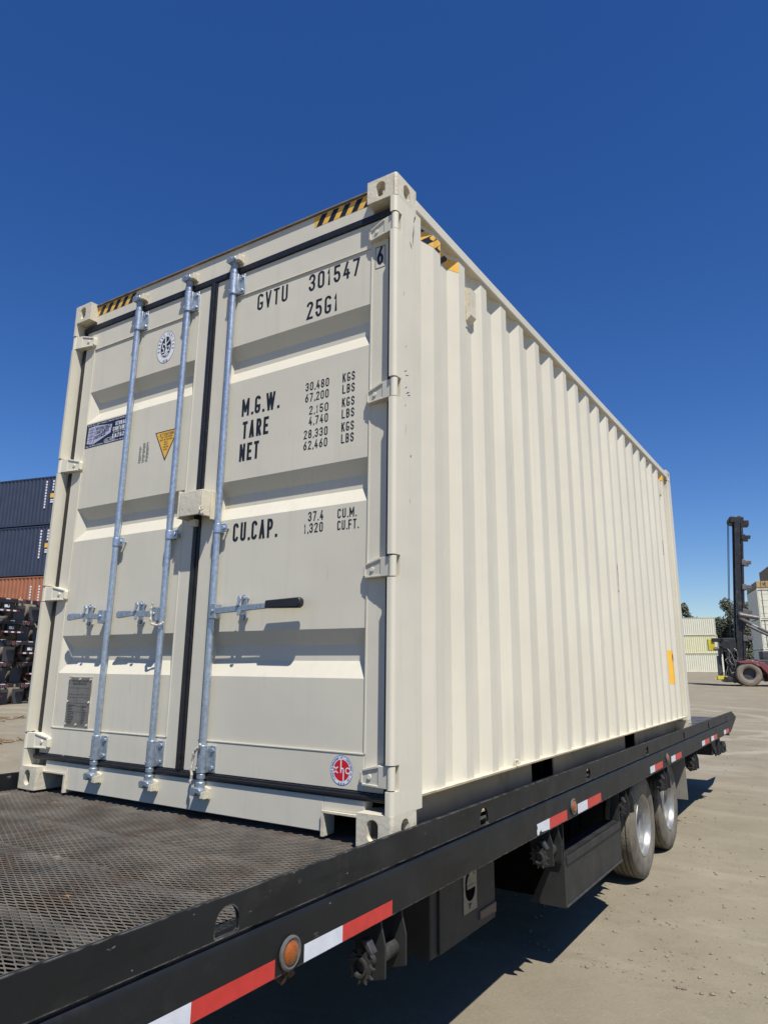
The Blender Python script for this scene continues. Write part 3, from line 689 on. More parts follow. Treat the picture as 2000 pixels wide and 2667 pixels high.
# corrugated side walls
def corr(L0, L1, first, pitch, inner, outer):
    """list of (position along, offset) for the corrugation"""
    pts = [(L0, inner)]
    if first > L0 + .06: pts += [(first - .10, inner)]
    y = first
    while y + .143 < L1 + .01:
        pts += [(y, outer), (y + .072, outer), (y + .140, inner), (y + .210, inner)]; y += pitch
    pts = [p for p in pts if p[0] < L1 - .02] + [(L1, pts[-1][1])]
    return pts
PROF = [(.222, -.048), (.245, -.048), (.368, -.012), (.442, -.012), (.510, -.048), (.579, -.048)]
y = .647
while y < 5.7:
    PROF += [(y, -.012), (y + .073, -.012), (y + .141, -.048), (y + .211, -.048)]; y += .2777
PROF = [p for p in PROF if p[0] < 5.87] + [(5.898, -.048)]
for side in (0, 1):
    m = MB(); f = (lambda x: x) if side == 0 else (lambda x: -CW - x)
    for (a, xa), (b, xb) in zip(PROF, PROF[1:]): m.quad((f(xa), a, .1686), (f(xb), b, .1686), (f(xb), b, 2.797), (f(xa), a, 2.797))
    wall = m.obj('side_wall', CREAM, con)
    m = MB(); m.box(*sorted((f(0), f(-.06))), .178, 5.88, 2.797, 2.857); m.obj('top_rail', CREAM, con, bevel=.006)
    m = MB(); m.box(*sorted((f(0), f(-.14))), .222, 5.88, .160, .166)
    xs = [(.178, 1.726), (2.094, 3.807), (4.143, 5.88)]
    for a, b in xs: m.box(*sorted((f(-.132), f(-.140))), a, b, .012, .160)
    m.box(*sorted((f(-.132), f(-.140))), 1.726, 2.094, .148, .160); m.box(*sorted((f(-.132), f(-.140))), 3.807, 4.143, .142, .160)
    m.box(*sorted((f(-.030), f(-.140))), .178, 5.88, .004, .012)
    m.obj('bottom_rail', RAILSHADE, con)
    m = MB(); m.box(*sorted((f(.0005), f(-.14))), .222, 5.88, .1665, .1685); m.obj('rail_ledge', CREAMW, con)
    if side == 0:
        # hazard tape laid over the corrugation
        m = MB(); m2 = []
        for (a, xa), (b, xb) in zip(PROF[:7], PROF[1:7]):
            n = 6
            for i in range(n):
                t0, t1 = i / n, (i + 1) / n
                q = [(xa + (xb - xa) * t + .0012, a + (b - a) * t) for t in (t0, t1)]
                m.m = 0
                m.quad((q[0][0], q[0][1], 2.708), (q[1][0], q[1][1], 2.708), (q[1][0], q[1][1], 2.772), (q[0][0], q[0][1], 2.772))
        s = .19; m.m = 1
        def xat(yy):
            for (a, xa), (b, xb) in zip(PROF, PROF[1:]):
                if a <= yy <= b: return xa + (xb - xa) * (yy - a) / (b - a) + .0022
            return -.012 + .0022
        while s < .62:
            n = 8
            for i in range(n):
                za, zb = 2.708 + .064 * i / n, 2.708 + .064 * (i + 1) / n
                ys = [s + .075 * i / n, s + .045 + .075 * i / n, s + .045 + .075 * (i + 1) / n, s + .075 * (i + 1) / n]
                ys = [min(.579, max(.2225, v)) for v in ys]
                m.quad((xat(ys[0]), ys[0], za), (xat(ys[1]), ys[1], za), (xat(ys[2]), ys[2], zb), (xat(ys[3]), ys[3], zb))
            s += .095
        m.obj('hazard_tape', [HAZY, INK], wall)
        m = MB(); m.m = 0; yy = 5.62
        for (a, xa), (b, xb) in zip(PROF, PROF[1:]):
            if a > 5.55: m.quad((xa + .0012, a, 2.708), (xb + .0012, b, 2.708), (xb + .0012, b, 2.772), (xa + .0012, a, 2.772))
        m.m = 1
        for s in (5.60, 5.70, 5.80): m.quad((xat(s), s, 2.708), (xat(s + .045), s + .045, 2.708), (xat(s + .08), s + .08, 2.772), (xat(s + .035), s + .035, 2.772))
        m.obj('hazard_tape', [HAZY, INK], wall)
        # ventilators
        for yv in (.735, ):
            m = MB(); m.prism([(yv - .018 + .02, 2.470), (yv + .115, 2.470), (yv + .115, 2.715), (yv + .002, 2.715)], YZ, -.047, -.044)
            m.prism([(-.044, 2.500), (-.012, 2.530), (-.012, 2.690), (-.044, 2.705)], lambda a, b, d: (a, d, b), .790, .855)
            m.obj('ventilator', CREAMW, con, bevel=.002)
        m = MB(); m.prism([(-.047, 2.500), (-.016, 2.530), (-.016, 2.690), (-.047, 2.705)], lambda a, b, d: (a, d, b), 5.52, 5.58); m.obj('ventilator', CREAMW, con, bevel=.002)
        # yellow height warning seen on one corrugation
        m = MB(); k = 17; ya = .647 + .2777 * k
        S = [(ya - .066, -.048), (ya, -.012), (ya + .073, -.012)]
        for (a, xa), (b, xb) in zip(S, S[1:]): m.quad((xa + .0012, a, .508), (xb + .0012, b, .508), (xb + .0012, b, .842), (xa + .0012, a, .842))
        m.m = 1; N = Vector((1, 0, 0)); d1 = Vector((.036, .066, 0)).normalized()
        text(m, 'O', (-.046, ya - .050, .735), d1, UZ, (.88, -.47, 0), .075, .05, .5, .17)
        text(m, 'N', (-.0102, ya + .006, .735), (0, 1, 0), UZ, N, .075, .055, .5, .17)
        text(m, "'", (-.030, ya - .028, .655), d1, UZ, (.88, -.47, 0), .04, .01, .5, .17); text(m, '1', (-.030, ya - .030, .535), d1, UZ, (.88, -.47, 0), .065, .04, .5, .17)
        m.obj('sticker', [YELLOW, INK], wall, label='yellow height warning sticker on the far end of the side wall')
        # small slot holder and a lashing hook
        m = MB(); yc = .647 + .2777 * 17
        m.prism([(yc + .035 + a, 1.918 + b) for a, b in stad(.010, .078)], YZ, -.0118, -.009); m.m = 1; m.prism([(yc + .035 + a, 1.918 + b) for a, b in stad(.006, .070)], YZ, -.0086, -.0082)
        m.obj('slot_plate', [EAVE, CREAM], wall)
        m = MB(); m.tube([(-.01, 1.19, .166), (-.004, 1.19, .196), (.012, 1.19, .200), (.016, 1.19, .185)], .007, 8); m.obj('lashing_hook', CREAMW, con, smooth=True)
        # scuffs: irregular dark scratches on the steel
        m = MB(); R = random.Random(5)
        def scuff(yc, zc, ln, wd, lean, x):
            n = 7; up, dn = [], []
            for i in range(n):
                t = i / (n - 1); ww = wd * (sin(pi * t) * .8 + .15) * R.uniform(.5, 1.3); c = yc + lean * (t - .5) + R.uniform(-.002, .002)
                up.append((x, c + ww / 2, zc + ln * (t - .5))); dn.append((x, c - ww / 2, zc + ln * (t - .5)))
            m.add(up + dn[::-1], [tuple(range(2 * n))])
        scuff(3.475, 1.44, .13, .014, .004, -.0111); scuff(3.47, 1.33, .10, .007, -.006, -.0111); scuff(3.465, 1.275, .02, .03, .0, -.0111)
        for yy, zz, ln, wd, le in ((.085, 1.93, .012, .01, .02), (.10, 1.915, .010, .012, .03), (.09, 1.855, .012, .008, .012), (.105, 1.835, .016, .012, .03), (.115, 1.826, .01, .012, .02), (.085, 1.77, .012, .006, .006), (.09, 1.66, .05, .002, .01), (.13, 1.55, .014, .008, .004), (.125, 1.35, .02, .003, .0), (.15, 2.645, .12, .007, .012), (.13, 2.58, .03, .008, -.02), (.165, 2.74, .05, .010, .02), (.09, 2.05, .012, .004, .01), (.07, 2.30, .03, .002, .0)):
            scuff(yy, zz, ln, wd, le, .0006)
        m.obj('scuff', GREYDARK, wall, kind='stuff')
# far end wall, roof, floor
m = MB()
for i in range(8):
    x = -.06 - i * .29
    m.quad((x, CL - .01, .15), (x - .07, CL - .01, .15), (x - .07, CL - .01, 2.80), (x, CL - .01, 2.80)); m.quad((x - .07, CL - .01, .15), (x - .14, CL - .05, .15), (x - .14, CL - .05, 2.80), (x - .07, CL - .01, 2.80))
    m.quad((x - .14, CL - .05, .15), (x - .22, CL - .05, .15), (x - .22, CL - .05, 2.80), (x - .14, CL - .05, 2.80)); m.quad((x - .22, CL - .05, .15), (x - .29, CL - .01, .15), (x - .29, CL - .01, 2.80), (x - .22, CL - .05, 2.80))
m.box(-2.276, -.162, CL - .06, CL - .002, 2.80, 2.86); m.box(-2.276, -.162, CL - .06, CL - .002, .02, .15)
m.obj('end_wall', CREAM, con)
m = MB(); n = 52
for i in range(n):
    a, b = .1 + (CL - .2) * i / n, .1 + (CL - .2) * (i + 1) / n; za = 2.862 + .012 * (i % 2); zb = 2.862 + .012 * ((i + 1) % 2)
    m.quad((-.055, a, za), (-.055, b, zb), (-CW + .055, b, zb), (-CW + .055, a, za))
m.obj('roof', CREAM, con)
m = MB(); m.box(-CW + .145, -.145, .12, CL - .06, .120, .150)
for i in range(18): m.box(-CW + .145, -.145, .3 + i * .32, .345 + i * .32, .03, .120)
m.box(-CW + .5, -.5, 1.5, 4.4, .005, .12); m.obj('floor_underside', DARK, con)  # solid middle block added so the fork pockets stay black

# ---------------------------------------------------------------- the trailer
XO = .045; XI = XO - .012; ZT, ZM, ZB = .076, -.024, -.183; LX = -CW - XO
tr = thing('flatbed_trailer', 'black flatbed trailer with expanded metal deck, red and white tape and two rear axles', 'trailer', (0, 0, BED_Z), BEDROT)
Y0, Y1 = -6.0, 9.0
SLOTS = [-5.5, -3.96, -2.43, -.872, .697, 2.224, 3.79, 5.346, 6.851, 8.25, 8.36]
arch = [(-.043, -.030), (.043, -.030), (.043, .0)] + [(.043 * cos(a), .0 + .042 * sin(a)) for a in [pi * i / 10 for i in range(1, 10)]] + [(-.043, .0)]
sarch = [(a * .35, b) for a, b in arch]
def rail(side):
    f = (lambda x: x) if side == 0 else (lambda x: -CW - x); nx = 1 if side == 0 else -1
    m = MB(); y = Y0
    for i, s in enumerate(SLOTS):
        wd = .12 if i < 9 else .05
        m.box(*sorted((f(XI), f(XO))), y, s - wd, ZM, ZT)
        m.ring((f(XO), 0, 0), (0, 1, 0), (0, 0, 1), (nx, 0, 0), (s - wd, s + wd), (ZM, ZT), (s, .009), arch if i < 9 else sarch, .012)
        y = s + wd
    m.prism([(y, ZM), (9.30, ZM - .004), (9.31, ZM + .003), (8.95, ZT - .012), (8.90, ZT), (y, ZT)], YZ, *sorted((f(XI), f(XO))))
    a = m.obj('side_plate', BLACKP, tr)
    m = MB(); fn = lambda u, v, d: (f(u), d, v)
    m.prism([(-.05, -.031), (.024, -.031)] + [(.024 + .021 * sin(t), -.052 + .021 * cos(t)) for t in [pi / 2 * i / 5 for i in range(1, 6)]] + [(XO, ZB), (-.05, ZB), (-.05, ZB + .010), (XO - .012, ZB + .010), (XO - .012, -.055), (-.05, -.045)], fn, Y0, 8.37)
    m.prism([(8.37, -.031), (9.29, -.033), (8.72, -.165), (8.60, ZB), (8.37, ZB)], YZ, *sorted((f(XO - .016), f(XO - .002))))
    b = m.obj('side_channel', BLACKP, tr, smooth=True)
    return a, b
plate, chan = rail(0); rail(1)

# expanded metal deck, in sheets
def deck(ya, yb, x0, x1, dx, dy, zoff, seed):
    Lm, S = .0535, .0248; m = MB(); R = random.Random(seed); vs = []; fs = []
    ni = int((x1 - x0) / (Lm / 2)); nj = int((yb - ya) / (S / 2))
    ph = R.uniform(0, 6)
    for j in range(nj):
        for i in range(ni):
            if (i + j) % 2: continue
            cx = x0 + dx + i * Lm / 2; cy = ya + dy + j * S / 2
            if cy < ya or cy > yb or cx < x0 + .02 or cx > x1 - .02: continue
            zz = zoff + .003 * sin(cx * 3.1 + ph) * sin(cy * 4.3 + ph) + .0018 * sin(cx * 9 + cy * 7 + ph)
            b = len(vs)
            a, c = Lm / 2, S / 2
            out = [(-a, 0), (-a * .12, c * .88), (a * .12, c * .88), (a, 0), (a * .12, -c * .88), (-a * .12, -c * .88)]
            out = [(-a, 0), (0, c), (a, 0), (0, -c)]
            inn = [(-a * .83, 0, 0), (-a * .11, c * .79, -.0014), (a * .11, c * .79, -.0014), (a * .83, 0, 0), (a * .11, -c * .79, .0014), (-a * .11, -c * .79, .0014)]
            vs += [(cx + u, cy + v, zz) for u, v in out] + [(cx + u, cy + v, zz + d) for u, v, d in inn] + [(cx + u, cy + v, zz + d - .0009) for u, v, d in inn]
            fs += [(b, b + 4, b + 5, b + 1), (b + 1, b + 5, b + 6), (b + 1, b + 6, b + 7, b + 2), (b + 2, b + 7, b + 8, b + 3), (b + 3, b + 8, b + 9), (b + 3, b + 9, b + 4, b)]
            fs += [(b + 4 + k, b + 4 + (k + 1) % 6, b + 10 + (k + 1) % 6, b + 10 + k) for k in range(6)]
    m.add(vs, fs)
    me = bpy.data.meshes.new('deck_mesh'); me.from_pydata(m.v, [], m.f); me.update(); me.materials.append(DECKM)
    o = bpy.data.objects.new('deck_mesh', me); COL.objects.link(o); o.parent = tr; o['kind'] = 'stuff'
    return o
deck(-2.95, -.69, -CW - .03, XI - .001, .02, .008, -.008, 1)
deck(-.70, .42, -CW - .03, XI - .001, .006, .004, -.013, 2)
# frame under the deck
ym = [-2.9, -2.55, -2.18, -1.82, -1.45, -1.085, -.72, -.35, .02, .4, .8]
for yy in ym:
    m = MB(); m.box(-CW - .035, XI - .002, yy - .030, yy + .030, -.12, -.0175); m.obj('cross_member', BEAMM, tr, bevel=.004)
m = MB(); m.box(-CW - .03, XI - .003, Y0, -2.955, -.05, -.012); m.obj('deck_plate', PLATEM, tr)
m = MB(); m.box(-CW - .03, XI - .003, .83, 6.0, -.05, -.018); m.obj('deck_plate', BEAMM, tr)
m = MB(); m.box(-CW - .03, XI - .003, 6.0, 8.92, -.05, -.012)
for k in range(9): m.box(-CW - .02, XI - .01, 6.2 + k * .3, 6.23 + k * .3, -.012, -.004)
m.obj('tail_deck_plate', PLATEM, tr)
for xx in (-.62, -1.72):
    m = MB(); m.box(xx - .05, xx + .05, Y0, 8.6, -.36, -.13); m.obj('chassis_beam', BLACKD, tr)
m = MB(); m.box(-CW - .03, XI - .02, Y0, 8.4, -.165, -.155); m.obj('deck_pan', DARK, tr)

# reflective tape strips on the channel
TAPES = [(-1.19, -.980, -.677), (-.550, -.360, -.067), (1.322, 1.508, 1.794), (1.985, 2.175, 2.462), (3.848, 4.013, 4.314), (4.672, 4.857, 5.150), (6.315, 6.510, 6.815), (6.951, 7.155, 7.405), (7.988, 8.178, 8.455)]
for i, (a, b, c) in enumerate(TAPES):
    z0, z1 = (-.186, -.134) if i < 2 else (-.178, -.124) if i < 4 else (-.170, -.118)
    if i < 2: z0 = -.1815
    m = MB(); R = random.Random(i)
    x = XO + .0006
    if i == 2:
        P = [(a, z1), (b, z1), (b, z0), (a + .07, z0 + .006), (a + .055, z0 + .018), (a + .035, z0 + .010), (a + .03, z0), (a + .004, z0), (a, z0 + .025), (a + .012, z0 + .034)]
    else: P = [(a, z0), (b, z0), (b, z1), (a, z1)]
    m.quad(*[(x, u, v) for u, v in P]); m.m = 1; m.quad((x, b, z0), (x, c, z0), (x, c, z1), (x, b, z1))
    m.obj('reflective_tape', [TAPEW, TAPER], tr)
# side marker lamps
for k, yc in enumerate((-.619, 1.897, 4.498)):
    zc = (-.134, -.124, -.116)[k]
    m = MB()
    m.lathe([(.0, 0), (.041, 0), (.0445, .004), (.0445, .010), (.039, .013), (.034, .010), (.030, .010)], (XO - .001, yc, zc), (1, 0, 0), 30)
    if k == 3: m.prism([(yc + .05 * cos(a), zc + .05 * sin(a)) for a in [pi * i / 12 for i in range(13)]], YZ, XO, XO + .02)
    l = m.obj('marker_lamp', BEZEL, tr, smooth=True)
    m = MB(); m.lathe([(.031, .006), (.030, .012), (.025, .016), (.014, .018), (.0, .019)], (XO - .001, yc, zc), (1, 0, 0), 26); m.obj('lens', AMBER, l, smooth=True)

# strap winches below the channel
def winch(yc, s=1.0):
    x = -.005; zt = ZB; m = MB()
    for k, y in enumerate((yc + .0, yc + .135)):
        P = [(x - .085, zt - .002), (x + .030, zt - .002), (x + .034, zt - .03), (x + .050, zt - .085), (x + .050, zt - .185), (x - .02, zt - .205), (x - .075, zt - .15)]
        m.prism(P, XZ, y, y + .009)
    m.box(x - .085, x + .030, yc + .009, yc + .135, zt - .012, zt - .002)
    w_ = m.obj('winch', BLACKD, tr, bevel=.002)
    m = MB(); zc = zt - .135; m.cyl((x - .005, yc + .009, zc), (x - .005, yc + .135, zc), .028, 16); m.cyl((x - .005, yc - .060, zc), (x - .005, yc, zc), .020, 14); m.obj('winch_drum', STEELG, w_, smooth=True)
    m = MB(); n = 11; P = []
    for i in range(n):
        a = 2 * pi * i / n
        P += [((.056) * cos(a), .056 * sin(a)), (.041 * cos(a + .12), .040 * sin(a + .12)), (.041 * cos(a + .36), .041 * sin(a + .36))]
    ys, ye = yc - .070, yc - .058
    N = len(P); inner = [(.023 * cos(2 * pi * i / N), .023 * sin(2 * pi * i / N)) for i in range(N)]
    fn = lambda p, y: (x - .005 + p[0], y, zc + p[1])
    vs = [fn(p, ys) for p in P] + [fn(p, ye) for p in P] + [fn(p, ys) for p in inner] + [fn(p, ye) for p in inner]
    fs = []
    for i in range(N):
        j = (i + 1) % N; fs += [(i, j, N + j, N + i), (i, j, 2 * N + j, 2 * N + i), (N + i, N + j, 3 * N + j, 3 * N + i), (2 * N + i, 2 * N + j, 3 * N + j, 3 * N + i)]
    m.add(vs, fs); m.lathe([(.031, -.002), (.031, .010), (.023, .010), (.022, -.02)], (x - .005, yc - .070, zc), (0, -1, 0), 20)
    m.obj('ratchet_wheel', STEELG, w_)
    m = MB(); m.prism([(x + .000, zt - .050), (x + .022, zt - .052), (x + .046, zt - .088), (x + .038, zt - .094), (x + .012, zt - .070)], XZ, yc - .074, yc - .040); m.obj('pawl', STEELG, w_, bevel=.002)
for y in (-.11, 1.545, 3.12, 4.42, 5.88): winch(y)

# tool box with paddle latch
m = MB(); m.box(-.70, -.102, .508, 1.146, -.536, -.186); tb = m.obj('tool_box', BLACKD, tr, bevel=.006); tb.location.x = -.025
m = MB(); m.box(-.102, -.09, .572, 1.141, -.532, -.190); m.obj('tool_box_door', BLACKD, tb, bevel=.004, label='dusty black tool box door')
m = MB(); m.box(-.09, -.086, .792, .930, -.436, -.246); lt = m.obj('paddle_latch', STAIN, tb, bevel=.001)
m = MB(); yc, zc = .861, -.325
m.prism([(yc + a, zc + b) for a, b in stad(.050, .066)], YZ, -.0858, -.0848); m.m = 1
m.prism([(yc + .045 * cos(a), zc + .057 * sin(a)) for a in [pi * i / 12 for i in range(13)]], YZ, -.0846, -.080); m.box(-.0846, -.078, yc - .044, yc + .044, zc - .010, zc + .004)
m.cyl((-.086, yc, -.412), (-.080, yc, -.412), .012, 12); m.obj('latch_dish', [DARK, STAIN], lt)
m = MB(); m.prism([(.954, -.459), (1.139, -.459), (1.139, -.507), (.954, -.496)], YZ, -.09, -.084); m.m = 1; m.prism([(.962, -.464), (1.132, -.464), (1.132, -.501), (.962, -.491)], YZ, -.0838, -.0832)
m.obj('name_plate', [GREYDARK, mat('dull_red_plate', (.085, .045, .04), .4, 0, .2, 60)], tb)

# side rack ahead of the wheels
m = MB(); ya, yb = 1.845, 3.015
m.box(-.010, .0, ya, yb, -.640, -.392)
sk = m.obj('side_skirt', BLACKD, tr)
m = MB(); m.box(-.11, .010, ya + .02, yb, -.436, -.392); m.obj('skirt_top_beam', STEELG if False else BLACKD, sk, bevel=.004)  # made deeper inwards to block a stripe of sun on the ground
m = MB(); m.box(-.04, .008, ya, yb, -.652, -.640); m.obj('skirt_bottom_angle', STEELG, sk, bevel=.004)
m = MB(); m.prism([(0, -.215), (.0, -.652), (-.21, -.652), (-.10, -.43), (-.06, -.30), (-.02, -.215)], XZ, ya - .010, ya - .001); m.obj('skirt_front_plate', BLACKD, sk)
m = MB(); m.prism([(-.012, -.215), (-.012, -.392), (-.06, -.392), (-.05, -.215)], XZ, yb - .008, yb + .004); m.prism([(-.03, ZB), (.0, ZB), (.0, -.60), (-.03, -.60)], XZ, yb + .005, yb + .02); m.prism([(yb - .42, -.19), (yb - .15, -.19), (yb, -.40), (yb - .25, -.60), (yb - .42, -.60)], YZ, -.26, -.25); m.obj('skirt_rear_plate', BLACKD, sk)
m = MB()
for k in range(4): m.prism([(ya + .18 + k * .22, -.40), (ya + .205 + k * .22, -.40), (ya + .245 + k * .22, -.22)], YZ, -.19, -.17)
m.box(-1.1, -.20, ya + .01, yb + .3, -.62, -.19); m.box(-1.1, -.055, ya + .03, yb - .02, -.200, -.184)  # boxes added to stop sun leaking in above the skirt
m.obj('skirt_ribs_light_block', DARK, tr)
m = MB(); m.box(-.09, -.002, ya - .016, ya - .010, -.335, -.320); m.box(-.09, -.010, ya - .03, ya - .010, -.42, -.345); m.obj('strap', RUBBER, sk, bevel=.002)

# wheels
def tyre_profile(R, W, Ri):
    w2 = W / 2
    half = [(Ri, w2 * .80), (Ri + .012, w2 * .90), (Ri + (R - Ri) * .35, w2 * 1.0), (Ri + (R - Ri) * .62, w2 * 1.0), (R - .030, w2 * .93), (R - .012, w2 * .86), (R - .003, w2 * .78)]
    return half
def wheel(parent_, xo, yc, zc, R=.395, W=.235):
    xc = xo - W / 2; hp = tyre_profile(R, W, .226)
    m = MB()
    m.lathe([(r, h) for r, h in hp], (xc, yc, zc), (1, 0, 0), 64); m.lathe([(r, -h) for r, h in hp], (xc, yc, zc), (1, 0, 0), 64)
    m.m = 1
    tw = hp[-1][1]; pr = [(R - .003, tw)]
    for g_ in (.62, .22, -.22, -.62):
        c = tw * g_; pr += [(R, c + .006), (R - .012, c + .004), (R - .012, c - .004), (R, c - .006)]
    pr += [(R - .003, -tw)]
    m.lathe(pr, (xc, yc, zc), (1, 0, 0), 64)
    w_ = bpy.data.objects.new('wheel', None); COL.objects.link(w_); w_.parent = parent_
    m.obj('tyre', [TYREM, TREADM], w_, smooth=True)
    m = MB()
    m.lathe([(.228, W * .40), (.236, W * .43), (.232, W * .46), (.222, W * .455), (.214, W * .40), (.206, W * .34), (.204, W * .26), (.196, W * .24), (.194, W * .12), (.186, W * .09), (.184, -.02), (.174, -.03), (.172, -.06), (.160, -.075), (.13, -.078), (.10, -.06), (.0, -.06)], (xc, yc, zc), (1, 0, 0), 56)
    m.obj('rim', RIMM, w_, smooth=True)
    m = MB(); m.cyl((xc - .065, yc, zc), (xc - .005, yc, zc), .075, 24)
    for k in range(10): m.cyl((xc - .078, yc + .112 * cos(k * pi / 5), zc + .112 * sin(k * pi / 5)), (xc - .050, yc + .112 * cos(k * pi / 5), zc + .112 * sin(k * pi / 5)), .012, 6)
    m.obj('hub', STEELG, w_)
    return w_
for yc, dx in ((3.925, -.045), (4.975, -.060)):
    zg = -1.016 + .0105 * yc + .002; zc = zg + .393
    wheel(tr, dx, yc, zc); wheel(tr, dx - .30, yc, zc); wheel(tr, -CW + .045 + .235 + .03, yc, zc); wheel(tr, -CW + .58, yc, zc)
    m = MB(); m.cyl((-2.2, yc, zc), (-.3, yc, zc), .07, 16); m.obj('axle', BLACKD, tr)
m = MB(); m.box(-.56, -.005, 5.545, 5.555, -.615, -.19); m.obj('mudflap', FLAPM, tr)
m = MB(); m.box(-CW, -CW + .56, 5.545, 5.555, -.615, -.19); m.obj('mudflap', FLAPM, tr)
# tail hardware under the rear overhang
m = MB()
m.prism([(7.20, -.184), (7.66, -.184), (7.70, -.30), (7.72, -.375), (7.50, -.39), (7.42, -.31), (7.30, -.27)], YZ, -.015, .0)
m.box(-.02, .028, 7.56, 7.60, -.385, -.184); m.box(-.02, .028, 7.68, 7.71, -.385, -.184)
m.box(-.30, .03, 7.70, 7.72, -.385, -.345); m.box(-.9, -.02, 7.35, 7.75, -.37, -.24)
tlh = m.obj('tail_bracket', BLACKD, tr)
m = MB(); m.box(-.14, .012, 8.02, 8.24, -.385, -.275); m.cyl((.012, 8.13, -.33), (.03, 8.13, -.33), .045, 12); m.box(-.12, .02, 8.00, 8.26, -.40, -.387); m.obj('tail_step', BLACKD, tr, bevel=.004)
m = MB()
for k, yy in enumerate((8.42, 8.50, 8.57)): m.cyl((-.01, yy, -.195 - .006 * k), (.03, yy, -.195 - .006 * k), .018, 8)
m.box(-.03, .02, 8.36, 8.66, -.192, -.184); m.obj('tail_hooks', STEELG, tr)
m = MB(); m.box(-2.40, -1.95, -2.6, .9, -.60, -.19); m.obj('tool_box', BLACKD, tr, bevel=.006)  # unseen left-hand box, added to block sky light under the bed
m = MB(); m.box(-2.43, -2.2, 1.5, 3.1, -.65, -.19); m.obj('side_skirt', BLACKD, tr)  # unseen left-hand skirt, added to deepen the shade under the bed
m = MB(); m.box(-1.95, -.3, -5.9, -3.4, -.62, -.19); m.obj('front_light_block', BLACKD, tr)  # unseen, added to block light coming under from the front
# box added around the axles only to keep the underside dark
m = MB(); m.box(-1.9, -.6, 3.3, 5.6, -.50, -.37); m.obj('underside_light_block', DARK, tr)
# an end fitting hanging under the front channel, its rusty chain stub
m = MB(); R = random.Random(11)
for k in range(5):
    m.cyl((-.03 + R.uniform(-.02, .02), -.595 + k * .012, -.195 - R.uniform(0, .02)), (-.01 + R.uniform(-.02, .02), -.59 + k * .012, -.215 - R.uniform(0, .02)), .012, 8)
m.obj('chain_stub', mat('rusty_chain', (.10, .055, .03), .8, 0, .4, 80), tr)

# ropes tied to the rods
def rope(name, pts, r, label):
    m = MB(); R = random.Random(len(pts))
    V = [Vector(p) + Vector((0, .020, 0)) for p in pts]; S = []
    for a, b in zip(V, V[1:]):
        for i in range(4): S.append(a.lerp(b, i / 4) + Vector((R.uniform(-1, 1), R.uniform(-1, 1), R.uniform(-1, 1))) * r * .35)
    S.append(V[-1]); m.tube(S, r, 6)
    o = m.obj(name, ROPEM, None, smooth=True); o.location = (0, 0, BED_Z); o.rotation_euler = BEDROT
    o['label'] = label; o['category'] = 'rope'; o['group'] = 'frayed ropes on the lock rods'
x = -1.402
rope('rope', [(x - .028, -.026, .965), (x - .035, -.030, .93), (x - .030, -.030, .885), (x - .026, -.026, .862), (x - .006, -.014, .853), (x + .016, -.012, .858), (x + .024, .005, .868)], .006, 'short frayed white rope looped round the middle lock rod beside its lever')
x = -1.051
rope('rope', [(x + .02, -.018, .312), (x + .002, -.020, .295), (x - .02, -.018, .272), (x - .030, -.012, .240), (x - .034, -.014, .205), (x - .030, -.014, .175), (x - .036, -.014, .140)], .006, 'frayed pale rope hanging beside the bottom of the right door rod')

# ---------------------------------------------------------------- background containers
E1 = Vector((.974, .225, 0)); E2 = Vector((-.225, .974, 0))
def far_container(name, label, paint, loc, rz, Lc, Hc, doors=True, group=None, marks=None, rust=None):
    """local x along the length, y across; -y side and +x end face the camera"""
    t = thing(name, label, 'shipping container', loc, (0, 0, rz), group); Wc = 2.438
    m = MB(); x = .10; sides = []
    pts = [(.08, .04)]
    while x + .28 < Lc - .06: pts += [(x, .012), (x + .072, .012), (x + .14, .048), (x + .21, .048)]; x += .278
    pts.append((Lc - .08, .048))
    for sd in (0, 1):
        m = MB()
        for (a, ya), (b, yb) in zip(pts, pts[1:]):
            if sd: ya, yb = Wc - ya, Wc - yb
            m.quad((a, ya, .16), (b, yb, .16), (b, yb, Hc - .10), (a, ya, Hc - .10))
        m.obj('side_wall', paint, t)
    m = MB()
    for yy in (0, Wc - .06):
        m.box(.0, .08, yy, yy + .06, .1, Hc - .1); m.box(Lc - .08, Lc, yy, yy + .06, .1, Hc - .1); m.box(.08, Lc - .08, yy, yy + .06, Hc - .10, Hc - .04); m.box(.08, Lc - .08, yy + .005, yy + .055, .03, .16)
    for xx in (0, Lc - .06): m.box(xx, xx + .06, .06, Wc - .06, Hc - .12, Hc - .02); m.box(xx, xx + .06, .06, Wc - .06, .02, .15)
    m.box(.05, Lc - .05, .06, Wc - .06, Hc - .06, Hc - .045)
    m.obj('frame', paint, t)
    m = MB(); m.box(.08, Lc - .08, .052, Wc - .052, .04, .10); m.obj('floor_underside', DARK, t)
    cm = MB(); cm.box(0, .17, 0, .16, 0, .115); me = cm.mesh('corner_casting', paint)
    for xx in (-.004, Lc - .166):
        for yy in (-.004, Wc - .156):
            for zz in (0, Hc - .115): link('corner_casting', me, t, (xx, yy, zz))
    for xx, sgn in ((Lc - .05, 1), (.05, -1)):
        for k in range(2):
            m = MB(); y0 = .09 + k * 1.14
            m.box(*sorted((xx, xx - sgn * .03)), y0, y0 + 1.12, .17, Hc - .14)
            if doors:
                for q in range(4): m.box(*sorted((xx, xx + sgn * .012)), y0 + .1, y0 + 1.02, .45 + q * .55, .62 + q * .55)
            d = m.obj('door', paint, t)
            if doors:
                rr = MB()
                for q in (.28, .82): rr.cyl((xx + sgn * .045, y0 + q, .08), (xx + sgn * .045, y0 + q, Hc - .06), .02, 6)
                rr.obj('lock_rod', MASTG, d)
    if marks: marks(t)
    return t

